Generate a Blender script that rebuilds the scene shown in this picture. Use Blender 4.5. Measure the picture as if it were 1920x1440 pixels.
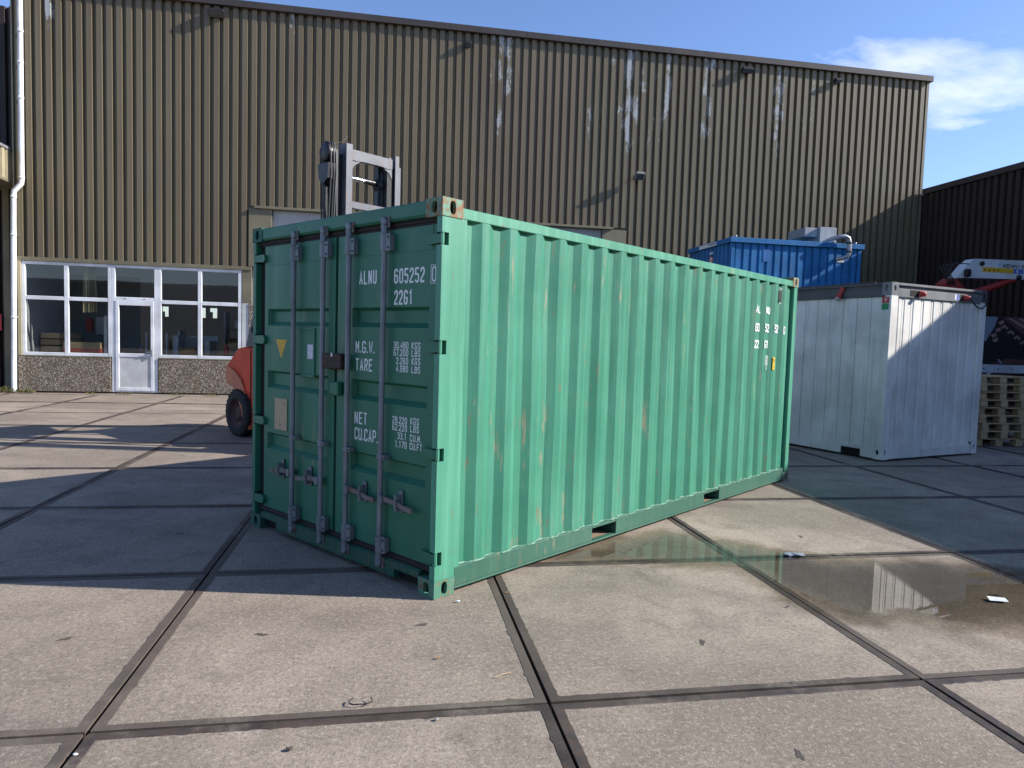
import bpy, math, random
from mathutils import Vector, Matrix
R = math.radians
for o in list(bpy.data.objects): bpy.data.objects.remove(o, do_unlink=True)
scene = bpy.context.scene
col = scene.collection

# ------------------------------------------------------------------ camera
CAM_H = 1.7067; PITCH = -0.0636; ROLL = 0.0298; CYAW = 0.1768
cam = bpy.data.cameras.new('camera'); cam_o = bpy.data.objects.new('camera', cam); col.objects.link(cam_o)
cam.sensor_fit = 'HORIZONTAL'; cam.sensor_width = 36.0; cam.lens = 1301.47 * 36 / 1920
cam.clip_start = 0.05; cam.clip_end = 3000
f0 = Vector((math.sin(CYAW), math.cos(CYAW), 0)); r0 = Vector((math.cos(CYAW), -math.sin(CYAW), 0)); u0 = Vector((0, 0, 1))
fw = f0 * math.cos(PITCH) + u0 * math.sin(PITCH); up = -f0 * math.sin(PITCH) + u0 * math.cos(PITCH)
cr = r0 * math.cos(ROLL) + up * math.sin(ROLL); cu = -r0 * math.sin(ROLL) + up * math.cos(ROLL)
mw = Matrix.Identity(4)
for i in range(3): mw[i][0] = cr[i]; mw[i][1] = cu[i]; mw[i][2] = -fw[i]
mw[2][3] = CAM_H
cam_o.matrix_world = mw
scene.camera = cam_o

# ------------------------------------------------------------------ sky, sun, exposure
SUN_EL = R(30.0); SUN_AZ = R(-11.1)          # azimuth from +x
SDIR = Vector((math.cos(SUN_EL) * math.cos(SUN_AZ), math.cos(SUN_EL) * math.sin(SUN_AZ), math.sin(SUN_EL)))
world = bpy.data.worlds.new('World'); scene.world = world; world.use_nodes = True
wt = world.node_tree
for n in list(wt.nodes): wt.nodes.remove(n)
w_out = wt.nodes.new('ShaderNodeOutputWorld'); w_bg = wt.nodes.new('ShaderNodeBackground')
sky = wt.nodes.new('ShaderNodeTexSky'); sky.sky_type = 'NISHITA'; sky.sun_disc = False
sky.sun_elevation = SUN_EL; sky.sun_rotation = math.pi / 2 - SUN_AZ
sky.air_density = 1.0; sky.dust_density = 0.4; sky.ozone_density = 2.4; sky.altitude = 0
w_bg.inputs['Strength'].default_value = 0.112
# thin broken fair-weather cloud over the whole dome
tc = wt.nodes.new('ShaderNodeTexCoord'); sx = wt.nodes.new('ShaderNodeSeparateXYZ')
wt.links.new(tc.outputs['Generated'], sx.inputs[0])
def wmath(op, a, b=None, c=None):
    n = wt.nodes.new('ShaderNodeMath'); n.operation = op
    for i, v in enumerate((a, b, c)):
        if v is None: continue
        if isinstance(v, (int, float)): n.inputs[i].default_value = v
        else: wt.links.new(v, n.inputs[i])
    return n.outputs[0]
zc = wmath('ADD', wmath('MAXIMUM', sx.outputs[2], 0.0), 0.10)
cmb = wt.nodes.new('ShaderNodeCombineXYZ')
wt.links.new(wmath('DIVIDE', sx.outputs[0], zc), cmb.inputs[0]); wt.links.new(wmath('DIVIDE', sx.outputs[1], zc), cmb.inputs[1])
cmb.inputs[2].default_value = 3.7
cn = wt.nodes.new('ShaderNodeTexNoise'); cn.inputs['Scale'].default_value = 1.15; cn.inputs['Detail'].default_value = 9; cn.inputs['Roughness'].default_value = 0.58
cn.inputs['Distortion'].default_value = 0.35
cad = wt.nodes.new('ShaderNodeVectorMath'); cad.inputs[1].default_value = (.36, .37, 0); wt.links.new(cmb.outputs[0], cad.inputs[0]); wt.links.new(cad.outputs[0], cn.inputs['Vector'])
crp = wt.nodes.new('ShaderNodeValToRGB'); crp.color_ramp.elements[0].position = 0.585; crp.color_ramp.elements[1].position = 0.78
crp.color_ramp.elements[0].color = (0, 0, 0, 1); crp.color_ramp.elements[1].color = (1, 1, 1, 1)
wt.links.new(cn.outputs['Fac'], crp.inputs[0])
tint = wt.nodes.new('ShaderNodeMix'); tint.data_type = 'RGBA'; tint.blend_type = 'MULTIPLY'; tint.inputs[0].default_value = 1.0
wt.links.new(sky.outputs[0], tint.inputs[6]); tint.inputs[7].default_value = (0.885, 0.95, 1.17, 1)
cmx = wt.nodes.new('ShaderNodeMix'); cmx.data_type = 'RGBA'
wt.links.new(wmath('MULTIPLY', crp.outputs[0], 0.85), cmx.inputs[0]); wt.links.new(tint.outputs[2], cmx.inputs[6])
cmx.inputs[7].default_value = (8.6, 8.5, 8.6, 1)
wt.links.new(cmx.outputs[2], w_bg.inputs['Color']); wt.links.new(w_bg.outputs[0], w_out.inputs[0])

sun = bpy.data.lights.new('sun', 'SUN'); sun.energy = 5.0; sun.angle = R(0.5); sun.color = (1.0, 0.965, 0.915)
sun_o = bpy.data.objects.new('sun', sun); col.objects.link(sun_o)
sun_o.rotation_euler = (-SDIR).to_track_quat('-Z', 'Y').to_euler(); sun_o.location = (30, -8, 25)
scene.view_settings.view_transform = 'Standard'; scene.view_settings.look = 'None'
scene.view_settings.exposure = 0.72; scene.view_settings.gamma = 1.0; scene.view_settings.use_curve_mapping = False
scene.cycles.max_bounces = 6; scene.cycles.diffuse_bounces = 3; scene.cycles.glossy_bounces = 3; scene.cycles.transparent_max_bounces = 12; scene.cycles.caustics_reflective = False; scene.cycles.caustics_refractive = False

rnd = random.Random(5)

# ------------------------------------------------------------------ mesh builder
class MB:
    def __init__(s): s.v = []; s.f = []; s.sm = []
    def add(s, vs, fs, smooth=False):
        b = len(s.v); s.v += [tuple(p) for p in vs]
        for f in fs: s.f.append([b + i for i in f]); s.sm.append(smooth)
        return s
    def quad(s, a, b, c, d): return s.add([a, b, c, d], [(0, 1, 2, 3)])
    def poly(s, pts): return s.add(pts, [tuple(range(len(pts)))])
    def box(s, x0, x1, y0, y1, z0, z1, c=0.0):
        if x0 > x1: x0, x1 = x1, x0
        if y0 > y1: y0, y1 = y1, y0
        if z0 > z1: z0, z1 = z1, z0
        if c <= 0:
            return s.add([(x0, y0, z0), (x1, y0, z0), (x1, y1, z0), (x0, y1, z0), (x0, y0, z1), (x1, y0, z1), (x1, y1, z1), (x0, y1, z1)],
                         [(0, 3, 2, 1), (4, 5, 6, 7), (0, 1, 5, 4), (1, 2, 6, 5), (2, 3, 7, 6), (3, 0, 4, 7)])
        c = min(c, (x1 - x0) * .45, (y1 - y0) * .45, (z1 - z0) * .45)
        V = []; I = {}
        for ix, x in enumerate((x0, x1)):
            for iy, y in enumerate((y0, y1)):
                for iz, z in enumerate((z0, z1)):
                    dx = c if ix == 0 else -c; dy = c if iy == 0 else -c; dz = c if iz == 0 else -c
                    for a, p in enumerate(((x, y + dy, z + dz), (x + dx, y, z + dz), (x + dx, y + dy, z))):
                        I[(ix, iy, iz, a)] = len(V); V.append(p)
        F = []
        for k in (0, 1):
            F.append([I[(k, a, b, 0)] for a, b in ((0, 0), (1, 0), (1, 1), (0, 1))])
            F.append([I[(a, k, b, 1)] for a, b in ((0, 0), (1, 0), (1, 1), (0, 1))])
            F.append([I[(a, b, k, 2)] for a, b in ((0, 0), (1, 0), (1, 1), (0, 1))])
        for a in (0, 1):
            for b in (0, 1):
                F.append([I[(a, b, 0, 0)], I[(a, b, 1, 0)], I[(a, b, 1, 1)], I[(a, b, 0, 1)]])
                F.append([I[(a, 0, b, 0)], I[(a, 1, b, 0)], I[(a, 1, b, 2)], I[(a, 0, b, 2)]])
                F.append([I[(0, a, b, 1)], I[(1, a, b, 1)], I[(1, a, b, 2)], I[(0, a, b, 2)]])
                for d in (0, 1): F.append([I[(a, b, d, 0)], I[(a, b, d, 1)], I[(a, b, d, 2)]])
        # orient outward
        ctr = Vector(((x0 + x1) / 2, (y0 + y1) / 2, (z0 + z1) / 2)); G = []
        for f in F:
            p = [Vector(V[i]) for i in f]; n = (p[1] - p[0]).cross(p[2] - p[0]); m = sum(p, Vector()) / len(p)
            G.append(f if n.dot(m - ctr) > 0 else f[::-1])
        return s.add(V, G)
    def tube(s, pts, r, n=10, caps=True, r1=None):
        pts = [Vector(p) for p in pts]; rings = []
        prev = None
        for i, p in enumerate(pts):
            if i == 0: t = pts[1] - pts[0]
            elif i == len(pts) - 1: t = pts[-1] - pts[-2]
            else: t = (pts[i + 1] - p).normalized() + (p - pts[i - 1]).normalized()
            t = t.normalized()
            if prev is None:
                a = Vector((0, 0, 1)) if abs(t.z) < .9 else Vector((1, 0, 0))
                e1 = t.cross(a).normalized()
            else: e1 = (prev - t * prev.dot(t)).normalized()
            prev = e1; e2 = t.cross(e1)
            rr = r if r1 is None else r + (r1 - r) * i / (len(pts) - 1)
            rings.append([p + (e1 * math.cos(2 * math.pi * k / n) + e2 * math.sin(2 * math.pi * k / n)) * rr for k in range(n)])
        V = [q for g in rings for q in g]; F = []
        for i in range(len(rings) - 1):
            for k in range(n):
                k2 = (k + 1) % n
                F.append((i * n + k, i * n + k2, (i + 1) * n + k2, (i + 1) * n + k))
        s.add(V, F, True)
        if caps:
            s.add(rings[0], [tuple(reversed(range(n)))]); s.add(rings[-1], [tuple(range(n))])
        return s
    def prism(s, pts, plane, a, b):
        # pts 2d outline; plane 'xz' -> extrude y a..b ; 'xy' -> z ; 'yz' -> x
        def mk(p, t):
            return (p[0], t, p[1]) if plane == 'xz' else ((p[0], p[1], t) if plane == 'xy' else (t, p[0], p[1]))
        n = len(pts); V = [mk(p, a) for p in pts] + [mk(p, b) for p in pts]
        F = [tuple(reversed(range(n))), tuple(range(n, 2 * n))] + [(i, (i + 1) % n, n + (i + 1) % n, n + i) for i in range(n)]
        return s.add(V, F)
    def lathe(s, prof, origin, axis, n=24):
        # prof: list of (t along axis, radius)
        ax = Vector(axis).normalized(); a = Vector((0, 0, 1)) if abs(ax.z) < .9 else Vector((1, 0, 0))
        e1 = ax.cross(a).normalized(); e2 = ax.cross(e1); o = Vector(origin); V = []; F = []
        for t, r in prof:
            for k in range(n):
                V.append(o + ax * t + (e1 * math.cos(2 * math.pi * k / n) + e2 * math.sin(2 * math.pi * k / n)) * r)
        for i in range(len(prof) - 1):
            for k in range(n):
                k2 = (k + 1) % n; F.append((i * n + k, i * n + k2, (i + 1) * n + k2, (i + 1) * n + k))
        s.add(V, F, True); return s
    def mesh(s, name, mat):
        m = bpy.data.meshes.new(name); m.from_pydata(s.v, [], s.f)
        m.polygons.foreach_set('use_smooth', s.sm); m.materials.append(mat); m.update(); return m
    def build(s, name, mat, parent=None, **kw): return link(name, s.mesh(name, mat), parent, **kw)

def link(name, mesh, parent=None, loc=None, rot=None, label=None):
    o = bpy.data.objects.new(name, mesh); col.objects.link(o)
    if parent is not None: o.parent = parent
    if loc is not None: o.location = loc
    if rot is not None: o.rotation_euler = rot
    if label: o['label'] = label
    return o
def thing(name, label, cat, loc=(0, 0, 0), rz=0.0, group=None):
    o = bpy.data.objects.new(name, None); col.objects.link(o); o.location = loc; o.rotation_euler = (0, 0, rz)
    o.empty_display_size = .2
    return tag(o, label, cat, group)
def tag(o, label, cat, group=None):
    o['label'] = label; o['category'] = cat
    if group: o['group'] = group
    return o
def B(name, mat, parent, x0, x1, y0, y1, z0, z1, c=0.0, **kw):
    return MB().box(x0, x1, y0, y1, z0, z1, c).build(name, mat, parent, **kw)

# ------------------------------------------------------------------ materials
class NT:
    def __init__(s, name):
        s.m = bpy.data.materials.new(name); s.m.use_nodes = True; s.t = s.m.node_tree
        s.b = s.t.nodes['Principled BSDF']; s.out = s.t.nodes['Material Output']; s._p = None; s._o = None
    def L(s, a, b): s.t.links.new(a, b)
    def pos(s):
        if s._p is None: s._p = s.t.nodes.new('ShaderNodeNewGeometry').outputs['Position']
        return s._p
    def obj(s):
        if s._o is None: s._o = s.t.nodes.new('ShaderNodeTexCoord').outputs['Object']
        return s._o
    def rand(s): return s.t.nodes.new('ShaderNodeObjectInfo').outputs['Random']
    def map(s, vec, scale=(1, 1, 1), loc=(0, 0, 0), rot=(0, 0, 0)):
        n = s.t.nodes.new('ShaderNodeMapping'); s.L(vec, n.inputs[0]); n.inputs['Scale'].default_value = scale; n.inputs['Location'].default_value = loc; n.inputs['Rotation'].default_value = rot
        return n.outputs[0]
    def noise(s, vec, scale, detail=4, rough=.55, dist=0):
        n = s.t.nodes.new('ShaderNodeTexNoise'); s.L(vec, n.inputs['Vector']); n.inputs['Scale'].default_value = scale
        n.inputs['Detail'].default_value = detail; n.inputs['Roughness'].default_value = rough; n.inputs['Distortion'].default_value = dist
        return n.outputs['Fac']
    def voro(s, vec, scale, feature='F1'):
        n = s.t.nodes.new('ShaderNodeTexVoronoi'); s.L(vec, n.inputs['Vector']); n.inputs['Scale'].default_value = scale; n.feature = feature
        return n
    def sep(s, vec):
        n = s.t.nodes.new('ShaderNodeSeparateXYZ'); s.L(vec, n.inputs[0]); return n.outputs
    def math(s, op, a, b=None, c=None, clamp=False):
        n = s.t.nodes.new('ShaderNodeMath'); n.operation = op; n.use_clamp = clamp
        for i, v in enumerate((a, b, c)):
            if v is None: continue
            if isinstance(v, (int, float)): n.inputs[i].default_value = v
            else: s.L(v, n.inputs[i])
        return n.outputs[0]
    def ss(s, v, lo, hi):
        n = s.t.nodes.new('ShaderNodeMapRange'); n.interpolation_type = 'SMOOTHSTEP'
        s.L(v, n.inputs[0]); n.inputs[1].default_value = lo; n.inputs[2].default_value = hi; n.inputs[3].default_value = 0; n.inputs[4].default_value = 1
        return n.outputs[0]
    def lin(s, v, lo, hi, a, b):
        n = s.t.nodes.new('ShaderNodeMapRange'); s.L(v, n.inputs[0]); n.inputs[1].default_value = lo; n.inputs[2].default_value = hi; n.inputs[3].default_value = a; n.inputs[4].default_value = b
        return n.outputs[0]
    def mix(s, fac, a, b, blend='MIX'):
        n = s.t.nodes.new('ShaderNodeMix'); n.data_type = 'RGBA'; n.blend_type = blend
        for i, v in ((0, fac), (6, a), (7, b)):
            if isinstance(v, (int, float)): n.inputs[i].default_value = v
            elif isinstance(v, tuple): n.inputs[i].default_value = (*v[:3], 1)
            else: s.L(v, n.inputs[i])
        return n.outputs[2]
    def color(s, c):
        if isinstance(c, tuple): s.b.inputs['Base Color'].default_value = (*c[:3], 1)
        else: s.L(c, s.b.inputs['Base Color'])
        return s
    def rough(s, v):
        if isinstance(v, (int, float)): s.b.inputs['Roughness'].default_value = v
        else: s.L(v, s.b.inputs['Roughness'])
        return s
    def metal(s, v): s.b.inputs['Metallic'].default_value = v; return s
    def spec(s, v): s.b.inputs['Specular IOR Level'].default_value = v; return s
    def bump(s, h, strength=.3, dist=.002):
        n = s.t.nodes.new('ShaderNodeBump'); n.inputs['Strength'].default_value = strength; n.inputs['Distance'].default_value = dist
        s.L(h, n.inputs['Height']); s.L(n.outputs[0], s.b.inputs['Normal']); return s

def paint(name, c, rough=.5, dirt=.25, dirtc=(.10, .085, .06), scale=1.0, metal=0.0, spec=.4, vary=.12):
    """a painted or plain surface with blotchy tone, vertical grime and a slightly uneven gloss"""
    n = NT(name); p = n.pos()
    big = n.noise(p, 1.7 * scale, 5, .6); streak = n.noise(n.map(p, (9 * scale, 9 * scale, .8 * scale)), 1.0, 5, .6); fine = n.noise(p, 60 * scale, 3, .6)
    c2 = tuple(x * (1 - vary * 1.6) for x in c); c1 = tuple(min(1, x * (1 + vary)) for x in c)
    base = n.mix(n.ss(big, .3, .7), c2, c1)
    base = n.mix(n.math('MULTIPLY', n.ss(streak, .5, .78), dirt), base, dirtc)
    base = n.mix(n.math('MULTIPLY', n.ss(fine, .58, .75), dirt * .5), base, dirtc)
    n.color(base).rough(n.lin(streak, .3, .7, max(.05, rough - .08), min(1, rough + .12))).metal(metal).spec(spec)
    n.bump(n.noise(p, 14 * scale, 4), .12, .004)
    return n.m
def flat(name, c, rough=.6, metal=0.0, spec=.4):
    n = NT(name); p = n.pos(); f = n.noise(p, 25, 4, .6)
    n.color(n.mix(n.ss(f, .3, .7), tuple(x * .82 for x in c), tuple(min(1, x * 1.08) for x in c))).rough(n.lin(f, .3, .7, rough * .9, min(1, rough * 1.1))).metal(metal).spec(spec); return n.m

def m_concrete():
    n = NT('worn_concrete'); p = n.pos()
    big = n.noise(p, .55, 6, .62, .4); mid = n.noise(p, 3.2, 6, .65, .6); g = n.noise(p, 80, 4, .75); g2 = n.noise(p, 230, 2, .6)
    c = n.mix(n.ss(big, .36, .64), (.240, .194, .148), (.40, .327, .252))
    c = n.mix(n.math('MULTIPLY', n.ss(mid, .44, .70), .6), c, (.18, .146, .113))
    c = n.mix(n.lin(n.rand(), 0, 1, 0, .50), c, (.214, .169, .130))
    c = n.mix(n.math('MULTIPLY', n.ss(g, .50, .68), .62), c, (.095, .082, .068))
    c = n.mix(n.math('MULTIPLY', n.ss(g, .30, .44), -.5), c, (.5, .47, .42)) if False else c
    g3 = n.noise(p, 38, 4, .7)
    c = n.mix(n.math('MULTIPLY', n.ss(g3, .50, .66), .42), c, (.115, .098, .078))
    c = n.mix(n.math('MULTIPLY', n.math('SUBTRACT', 1.0, n.ss(g3, .34, .46)), .40), c, (.50, .43, .35))
    v = n.voro(p, 95); vr = n.sep(v.outputs['Color'])[0]
    speck = n.math('MULTIPLY', n.math('LESS_THAN', v.outputs['Distance'], .30), n.math('GREATER_THAN', vr, .87))
    c = n.mix(n.math('MULTIPLY', speck, .6), c, (.52, .46, .385))
    speck2 = n.math('MULTIPLY', n.math('LESS_THAN', v.outputs['Distance'], .33), n.math('LESS_THAN', vr, .16))
    c = n.mix(n.math('MULTIPLY', speck2, .6), c, (.075, .065, .055))
    # rubber scuffs and oil: long soft darker marks
    sc = n.noise(n.map(p, (.8, 6.5, 1), rot=(0, 0, .5)), 1.0, 5, .6)
    c = n.mix(n.math('MULTIPLY', n.ss(sc, .60, .78), .35), c, (.12, .105, .09))
    sc2 = n.noise(n.map(p, (5.5, .7, 1), rot=(0, 0, -.35)), 1.0, 5, .6)
    c = n.mix(n.math('MULTIPLY', n.ss(sc2, .62, .8), .3), c, (.40, .365, .32))
    oil = n.noise(n.map(p, (1, 1, 1), (7, 3, 0)), 1.3, 5, .6, .8)
    c = n.mix(n.math('MULTIPLY', n.ss(oil, .62, .74), .45), c, (.085, .072, .058))
    wv = n.t.nodes.new('ShaderNodeTexWave'); wv.wave_type = 'RINGS'; wv.rings_direction = 'Z'; n.L(n.map(p, (1, 1, 0), (9, 14, 0)), wv.inputs['Vector']); wv.inputs['Scale'].default_value = .11; wv.inputs['Distortion'].default_value = 1.2; wv.inputs['Detail'].default_value = 1; wv.inputs['Detail Scale'].default_value = .15
    ty = n.math('MULTIPLY', n.ss(wv.outputs['Fac'], .955, .995), n.ss(n.noise(p, 1.1, 4, .6), .45, .62))
    c = n.mix(n.math('MULTIPLY', ty, .28), c, (.09, .078, .066))
    n.color(c).rough(n.lin(mid, .3, .7, .78, .95)).spec(.3)
    h = n.math('ADD', n.math('MULTIPLY', g, .9), n.math('MULTIPLY', g2, .5)); n.bump(h, .75, .0035)
    return n.m
def m_edge():
    n = NT('rusted_steel_edge'); p = n.pos()
    a = n.noise(p, 2.3, 6, .7); f = n.noise(p, 70, 4, .7); b = n.noise(p, 14, 5, .7)
    c = n.mix(n.ss(a, .35, .65), (.036, .026, .023), (.075, .055, .045))
    c = n.mix(n.math('MULTIPLY', n.ss(b, .5, .72), .6), c, (.085, .05, .032))
    c = n.mix(n.math('MULTIPLY', n.math('MULTIPLY', n.ss(n.noise(p, .9, 6, .7), .50, .64), n.ss(b, .3, .55)), .85), c, (.19, .155, .12))
    c = n.mix(n.math('MULTIPLY', n.ss(n.rand(), .45, .95), .5), c, (.15, .12, .092))
    c = n.mix(n.math('MULTIPLY', n.ss(f, .55, .75), .5), c, (.025, .02, .018))
    n.color(c).rough(n.lin(b, .3, .7, .5, .85)).spec(.4).bump(n.math('ADD', f, b), .5, .003); return n.m
def m_olive():
    n = NT('olive_clad_steel'); p = n.pos(); s = n.sep(p); x, z = s[0], s[2]
    big = n.noise(n.map(p, (.5, .5, .25)), 1.0, 5, .6)
    c = n.mix(n.ss(big, .3, .7), (.142, .110, .062), (.172, .136, .079))
    st = n.noise(n.map(p, (14, 14, .35)), 1.0, 6, .65)
    c = n.mix(n.math('MULTIPLY', n.ss(st, .52, .75), .45), c, (.12, .092, .058))
    c = n.mix(n.math('MULTIPLY', n.ss(n.noise(n.map(p, (7, 7, .5), (3, 1, 2)), 1.0, 5), .6, .8), .35), c, (.20, .175, .125))
    # paint that has flaked off down to pale zinc, mostly high on the wall, where the sheets overlap
    def bump1(c0, w): return n.math('SUBTRACT', 1.0, n.math('DIVIDE', n.math('ABSOLUTE', n.math('SUBTRACT', x, c0)), w), clamp=True)
    reg = n.math('MAXIMUM', n.math('MAXIMUM', bump1(6.9, 2.5), bump1(2.9, .8)), n.math('MAXIMUM', n.math('MULTIPLY', bump1(11.6, 2.6), .8), n.math('MAXIMUM', n.math('MULTIPLY', bump1(-8.48, .4), n.ss(z, 8.6, 9.6)), n.math('MAXIMUM', n.math('MULTIPLY', bump1(-2.6, .35), n.ss(z, 9.0, 9.9)), n.math('MULTIPLY', bump1(9.2, 1.2), .9)))))
    reg = n.math('MULTIPLY', reg, n.ss(z, 5.4, 8.6))
    lap = n.math('ABSOLUTE', n.math('SUBTRACT', n.math('FRACT', n.math('ADD', n.math('DIVIDE', n.math('ADD', x, 8.346), 1.16), .58)), .5))
    lapf = n.math('SUBTRACT', 1.0, n.math('MULTIPLY', lap, 5.0), clamp=True)
    pn = n.noise(n.map(p, (4.6, 1, 1.3)), 1.0, 4, .6); pf = n.noise(n.map(p, (26, 20, 8)), 1.0, 6, .8)
    val = n.math('ADD', n.math('ADD', n.math('MULTIPLY', pn, 1.0), n.math('MULTIPLY', pf, .60)), n.math('ADD', n.math('MULTIPLY', reg, .30), n.math('MULTIPLY', n.math('MULTIPLY', lapf, reg), .24)))
    peel = n.math('MULTIPLY', n.ss(val, 1.16, 1.20), n.math('GREATER_THAN', reg, .03))
    c = n.mix(n.math('MULTIPLY', peel, .88), c, (.42, .43, .43))
    n.color(c).rough(.46).spec(.5)
    n.bump(n.math('ADD', n.noise(p, 5, 3), n.math('MULTIPLY', peel, -.6)), .12, .004); return n.m
def m_green(name, c1, c2, wear=1.0, rustamt=1.0):
    n = NT(name); p = n.obj()
    big = n.noise(p, .75, 6, .62); st = n.noise(n.map(p, (16, 16, .55)), 1.0, 6, .62)
    c = n.mix(n.ss(big, .32, .68), c1, c2)
    c = n.mix(n.math('MULTIPLY', n.ss(st, .45, .70), .50 * wear), c, tuple(min(1, x * 1.38 + .018) for x in c2))
    st2 = n.noise(n.map(p, (30, 30, .9), (4, 7, 1)), 1.0, 5, .7)
    c = n.mix(n.math('MULTIPLY', n.ss(st2, .56, .74), .38 * wear), c, (.03, .085, .06))
    # scratches and rust
    r1 = n.noise(n.map(p, (22, 22, 3.2)), 1.0, 6, .72); r2 = n.noise(p, 2.2, 3, .5)
    ru = n.math('MULTIPLY', n.ss(r1, .625 - .02 * rustamt, .675), n.ss(r2, .47, .58))
    c = n.mix(n.math('MULTIPLY', ru, .8 * rustamt), c, (.20, .125, .07))
    s2 = n.noise(n.map(p, (13, 13, 1.5), (5, 3, 8)), 1.0, 6, .7); s3 = n.noise(n.map(p, (1, 1, 1), (9, 2, 4)), 1.6, 3, .5)
    c = n.mix(n.math('MULTIPLY', n.math('MULTIPLY', n.ss(s2, .60, .66), n.ss(s3, .50, .60)), .55 * rustamt), c, (.27, .24, .15))
    c = n.mix(n.math('MULTIPLY', n.math('MULTIPLY', n.ss(n.noise(p, 9, 5, .7), .52, .7), n.math('SUBTRACT', 1.0, n.ss(n.sep(p)[2], .12, .5))), .4 * wear), c, (.13, .115, .08))
    sc = n.noise(n.map(p, (60, 60, 7), (1, 2, 9)), 1.0, 4, .7)
    c = n.mix(n.math('MULTIPLY', n.math('MULTIPLY', n.ss(sc, .66, .72), n.ss(n.noise(p, 1.4, 3), .48, .62)), .5 * wear), c, (.38, .50, .42))
    n.color(c).rough(n.lin(st, .3, .7, .38, .58)).spec(.4)
    n.bump(n.math('ADD', n.noise(p, 3.5, 4), n.math('MULTIPLY', ru, -.3)), .22, .006); return n.m
def m_rusty(name, c, rust=(.24, .125, .06), amt=.5):
    n = NT(name); p = n.obj(); a = n.noise(p, 26, 6, .7); b = n.noise(p, 7, 5, .6)
    f = n.ss(n.math('ADD', n.math('MULTIPLY', a, .6), n.math('MULTIPLY', b, .4)), .62 - amt * .22, .68 - amt * .14)
    cc = n.mix(f, c, rust); cc = n.mix(n.math('MULTIPLY', n.ss(n.noise(p, 60, 4), .58, .7), .5), cc, (.36, .28, .18))
    n.color(cc).rough(n.lin(a, .3, .7, .5, .85)).spec(.35).bump(n.math('ADD', a, b), .4, .003); return n.m
def m_aggregate():
    n = NT('exposed_aggregate'); p = n.pos(); v = n.voro(p, 62)
    r = n.sep(v.outputs['Color'])
    c = n.mix(r[0], (.10, .07, .045), (.40, .32, .23)); c = n.mix(n.math('GREATER_THAN', r[1], .86), c, (.62, .57, .5)); c = n.mix(n.math('LESS_THAN', r[2], .22), c, (.06, .045, .035))
    c = n.mix(n.ss(v.outputs['Distance'], .45, .8), c, (.09, .075, .055)); c = n.mix(n.math('MULTIPLY', n.ss(n.noise(p, 2, 5), .5, .75), .5), c, (.09, .075, .055))
    n.color(c).rough(.85).bump(n.math('SUBTRACT', 1.0, v.outputs['Distance']), .8, .01); return n.m
def m_glass():
    n = NT('window_glass'); t = n.t
    tr = t.nodes.new('ShaderNodeBsdfTransparent'); tr.inputs[0].default_value = (.90, .92, .92, 1)
    gl = t.nodes.new('ShaderNodeBsdfGlossy'); gl.inputs['Roughness'].default_value = 0.0; gl.inputs[0].default_value = (1, 1, 1, 1)
    fr = t.nodes.new('ShaderNodeFresnel'); fr.inputs[0].default_value = 1.75
    bk = n.math('SUBTRACT', 1.0, t.nodes.new('ShaderNodeNewGeometry').outputs['Backfacing']); mx = t.nodes.new('ShaderNodeMixShader'); n.L(n.math('MULTIPLY', fr.outputs[0], bk), mx.inputs[0]); n.L(tr.outputs[0], mx.inputs[1]); n.L(gl.outputs[0], mx.inputs[2]); n.L(mx.outputs[0], n.out.inputs[0])
    bp = t.nodes.new('ShaderNodeBump'); bp.inputs['Strength'].default_value = .04; bp.inputs['Distance'].default_value = .02
    n.L(n.noise(n.pos(), .9, 2), bp.inputs['Height']); n.L(bp.outputs[0], gl.inputs['Normal'])
    t.nodes.remove(n.b); return n.m
def m_water():
    n = NT('rain_water'); t = n.t
    at = t.nodes.new('ShaderNodeAttribute'); at.attribute_name = 'inside'; d = at.outputs['Fac']
    p = n.pos(); nz = n.noise(p, 3.0, 6, .65); nf = n.noise(p, 22, 4, .65)
    dd = n.math('ADD', d, n.math('ADD', n.math('MULTIPLY', n.math('SUBTRACT', nz, .5), .55), n.math('MULTIPLY', n.math('SUBTRACT', nf, .5), .12)))
    wet = n.ss(dd, -.05, .14); mir = n.ss(dd, .10, .26)
    w0 = t.nodes.new('ShaderNodeBsdfTransparent')
    w1 = t.nodes.new('ShaderNodeBsdfTransparent'); n.L(n.mix(n.ss(dd, .02, .42), (.80, .77, .72), (.56, .545, .505)), w1.inputs[0])
    gl = t.nodes.new('ShaderNodeBsdfGlossy'); n.L(n.lin(mir, 0, 1, .35, .0), gl.inputs['Roughness']); gl.inputs[0].default_value = (1, 1, 1, 1)
    fr = t.nodes.new('ShaderNodeFresnel'); fr.inputs[0].default_value = 1.33
    bk = n.math('SUBTRACT', 1.0, t.nodes.new('ShaderNodeNewGeometry').outputs['Backfacing']); f2 = n.math('MULTIPLY', n.math('MULTIPLY', fr.outputs[0], bk), n.lin(mir, 0, 1, .2, 1.0))
    a = t.nodes.new('ShaderNodeMixShader'); n.L(f2, a.inputs[0]); n.L(w1.outputs[0], a.inputs[1]); n.L(gl.outputs[0], a.inputs[2])
    b = t.nodes.new('ShaderNodeMixShader'); n.L(wet, b.inputs[0]); n.L(w0.outputs[0], b.inputs[1]); n.L(a.outputs[0], b.inputs[2]); n.L(b.outputs[0], n.out.inputs[0])
    t.nodes.remove(n.b); return n.m
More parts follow.
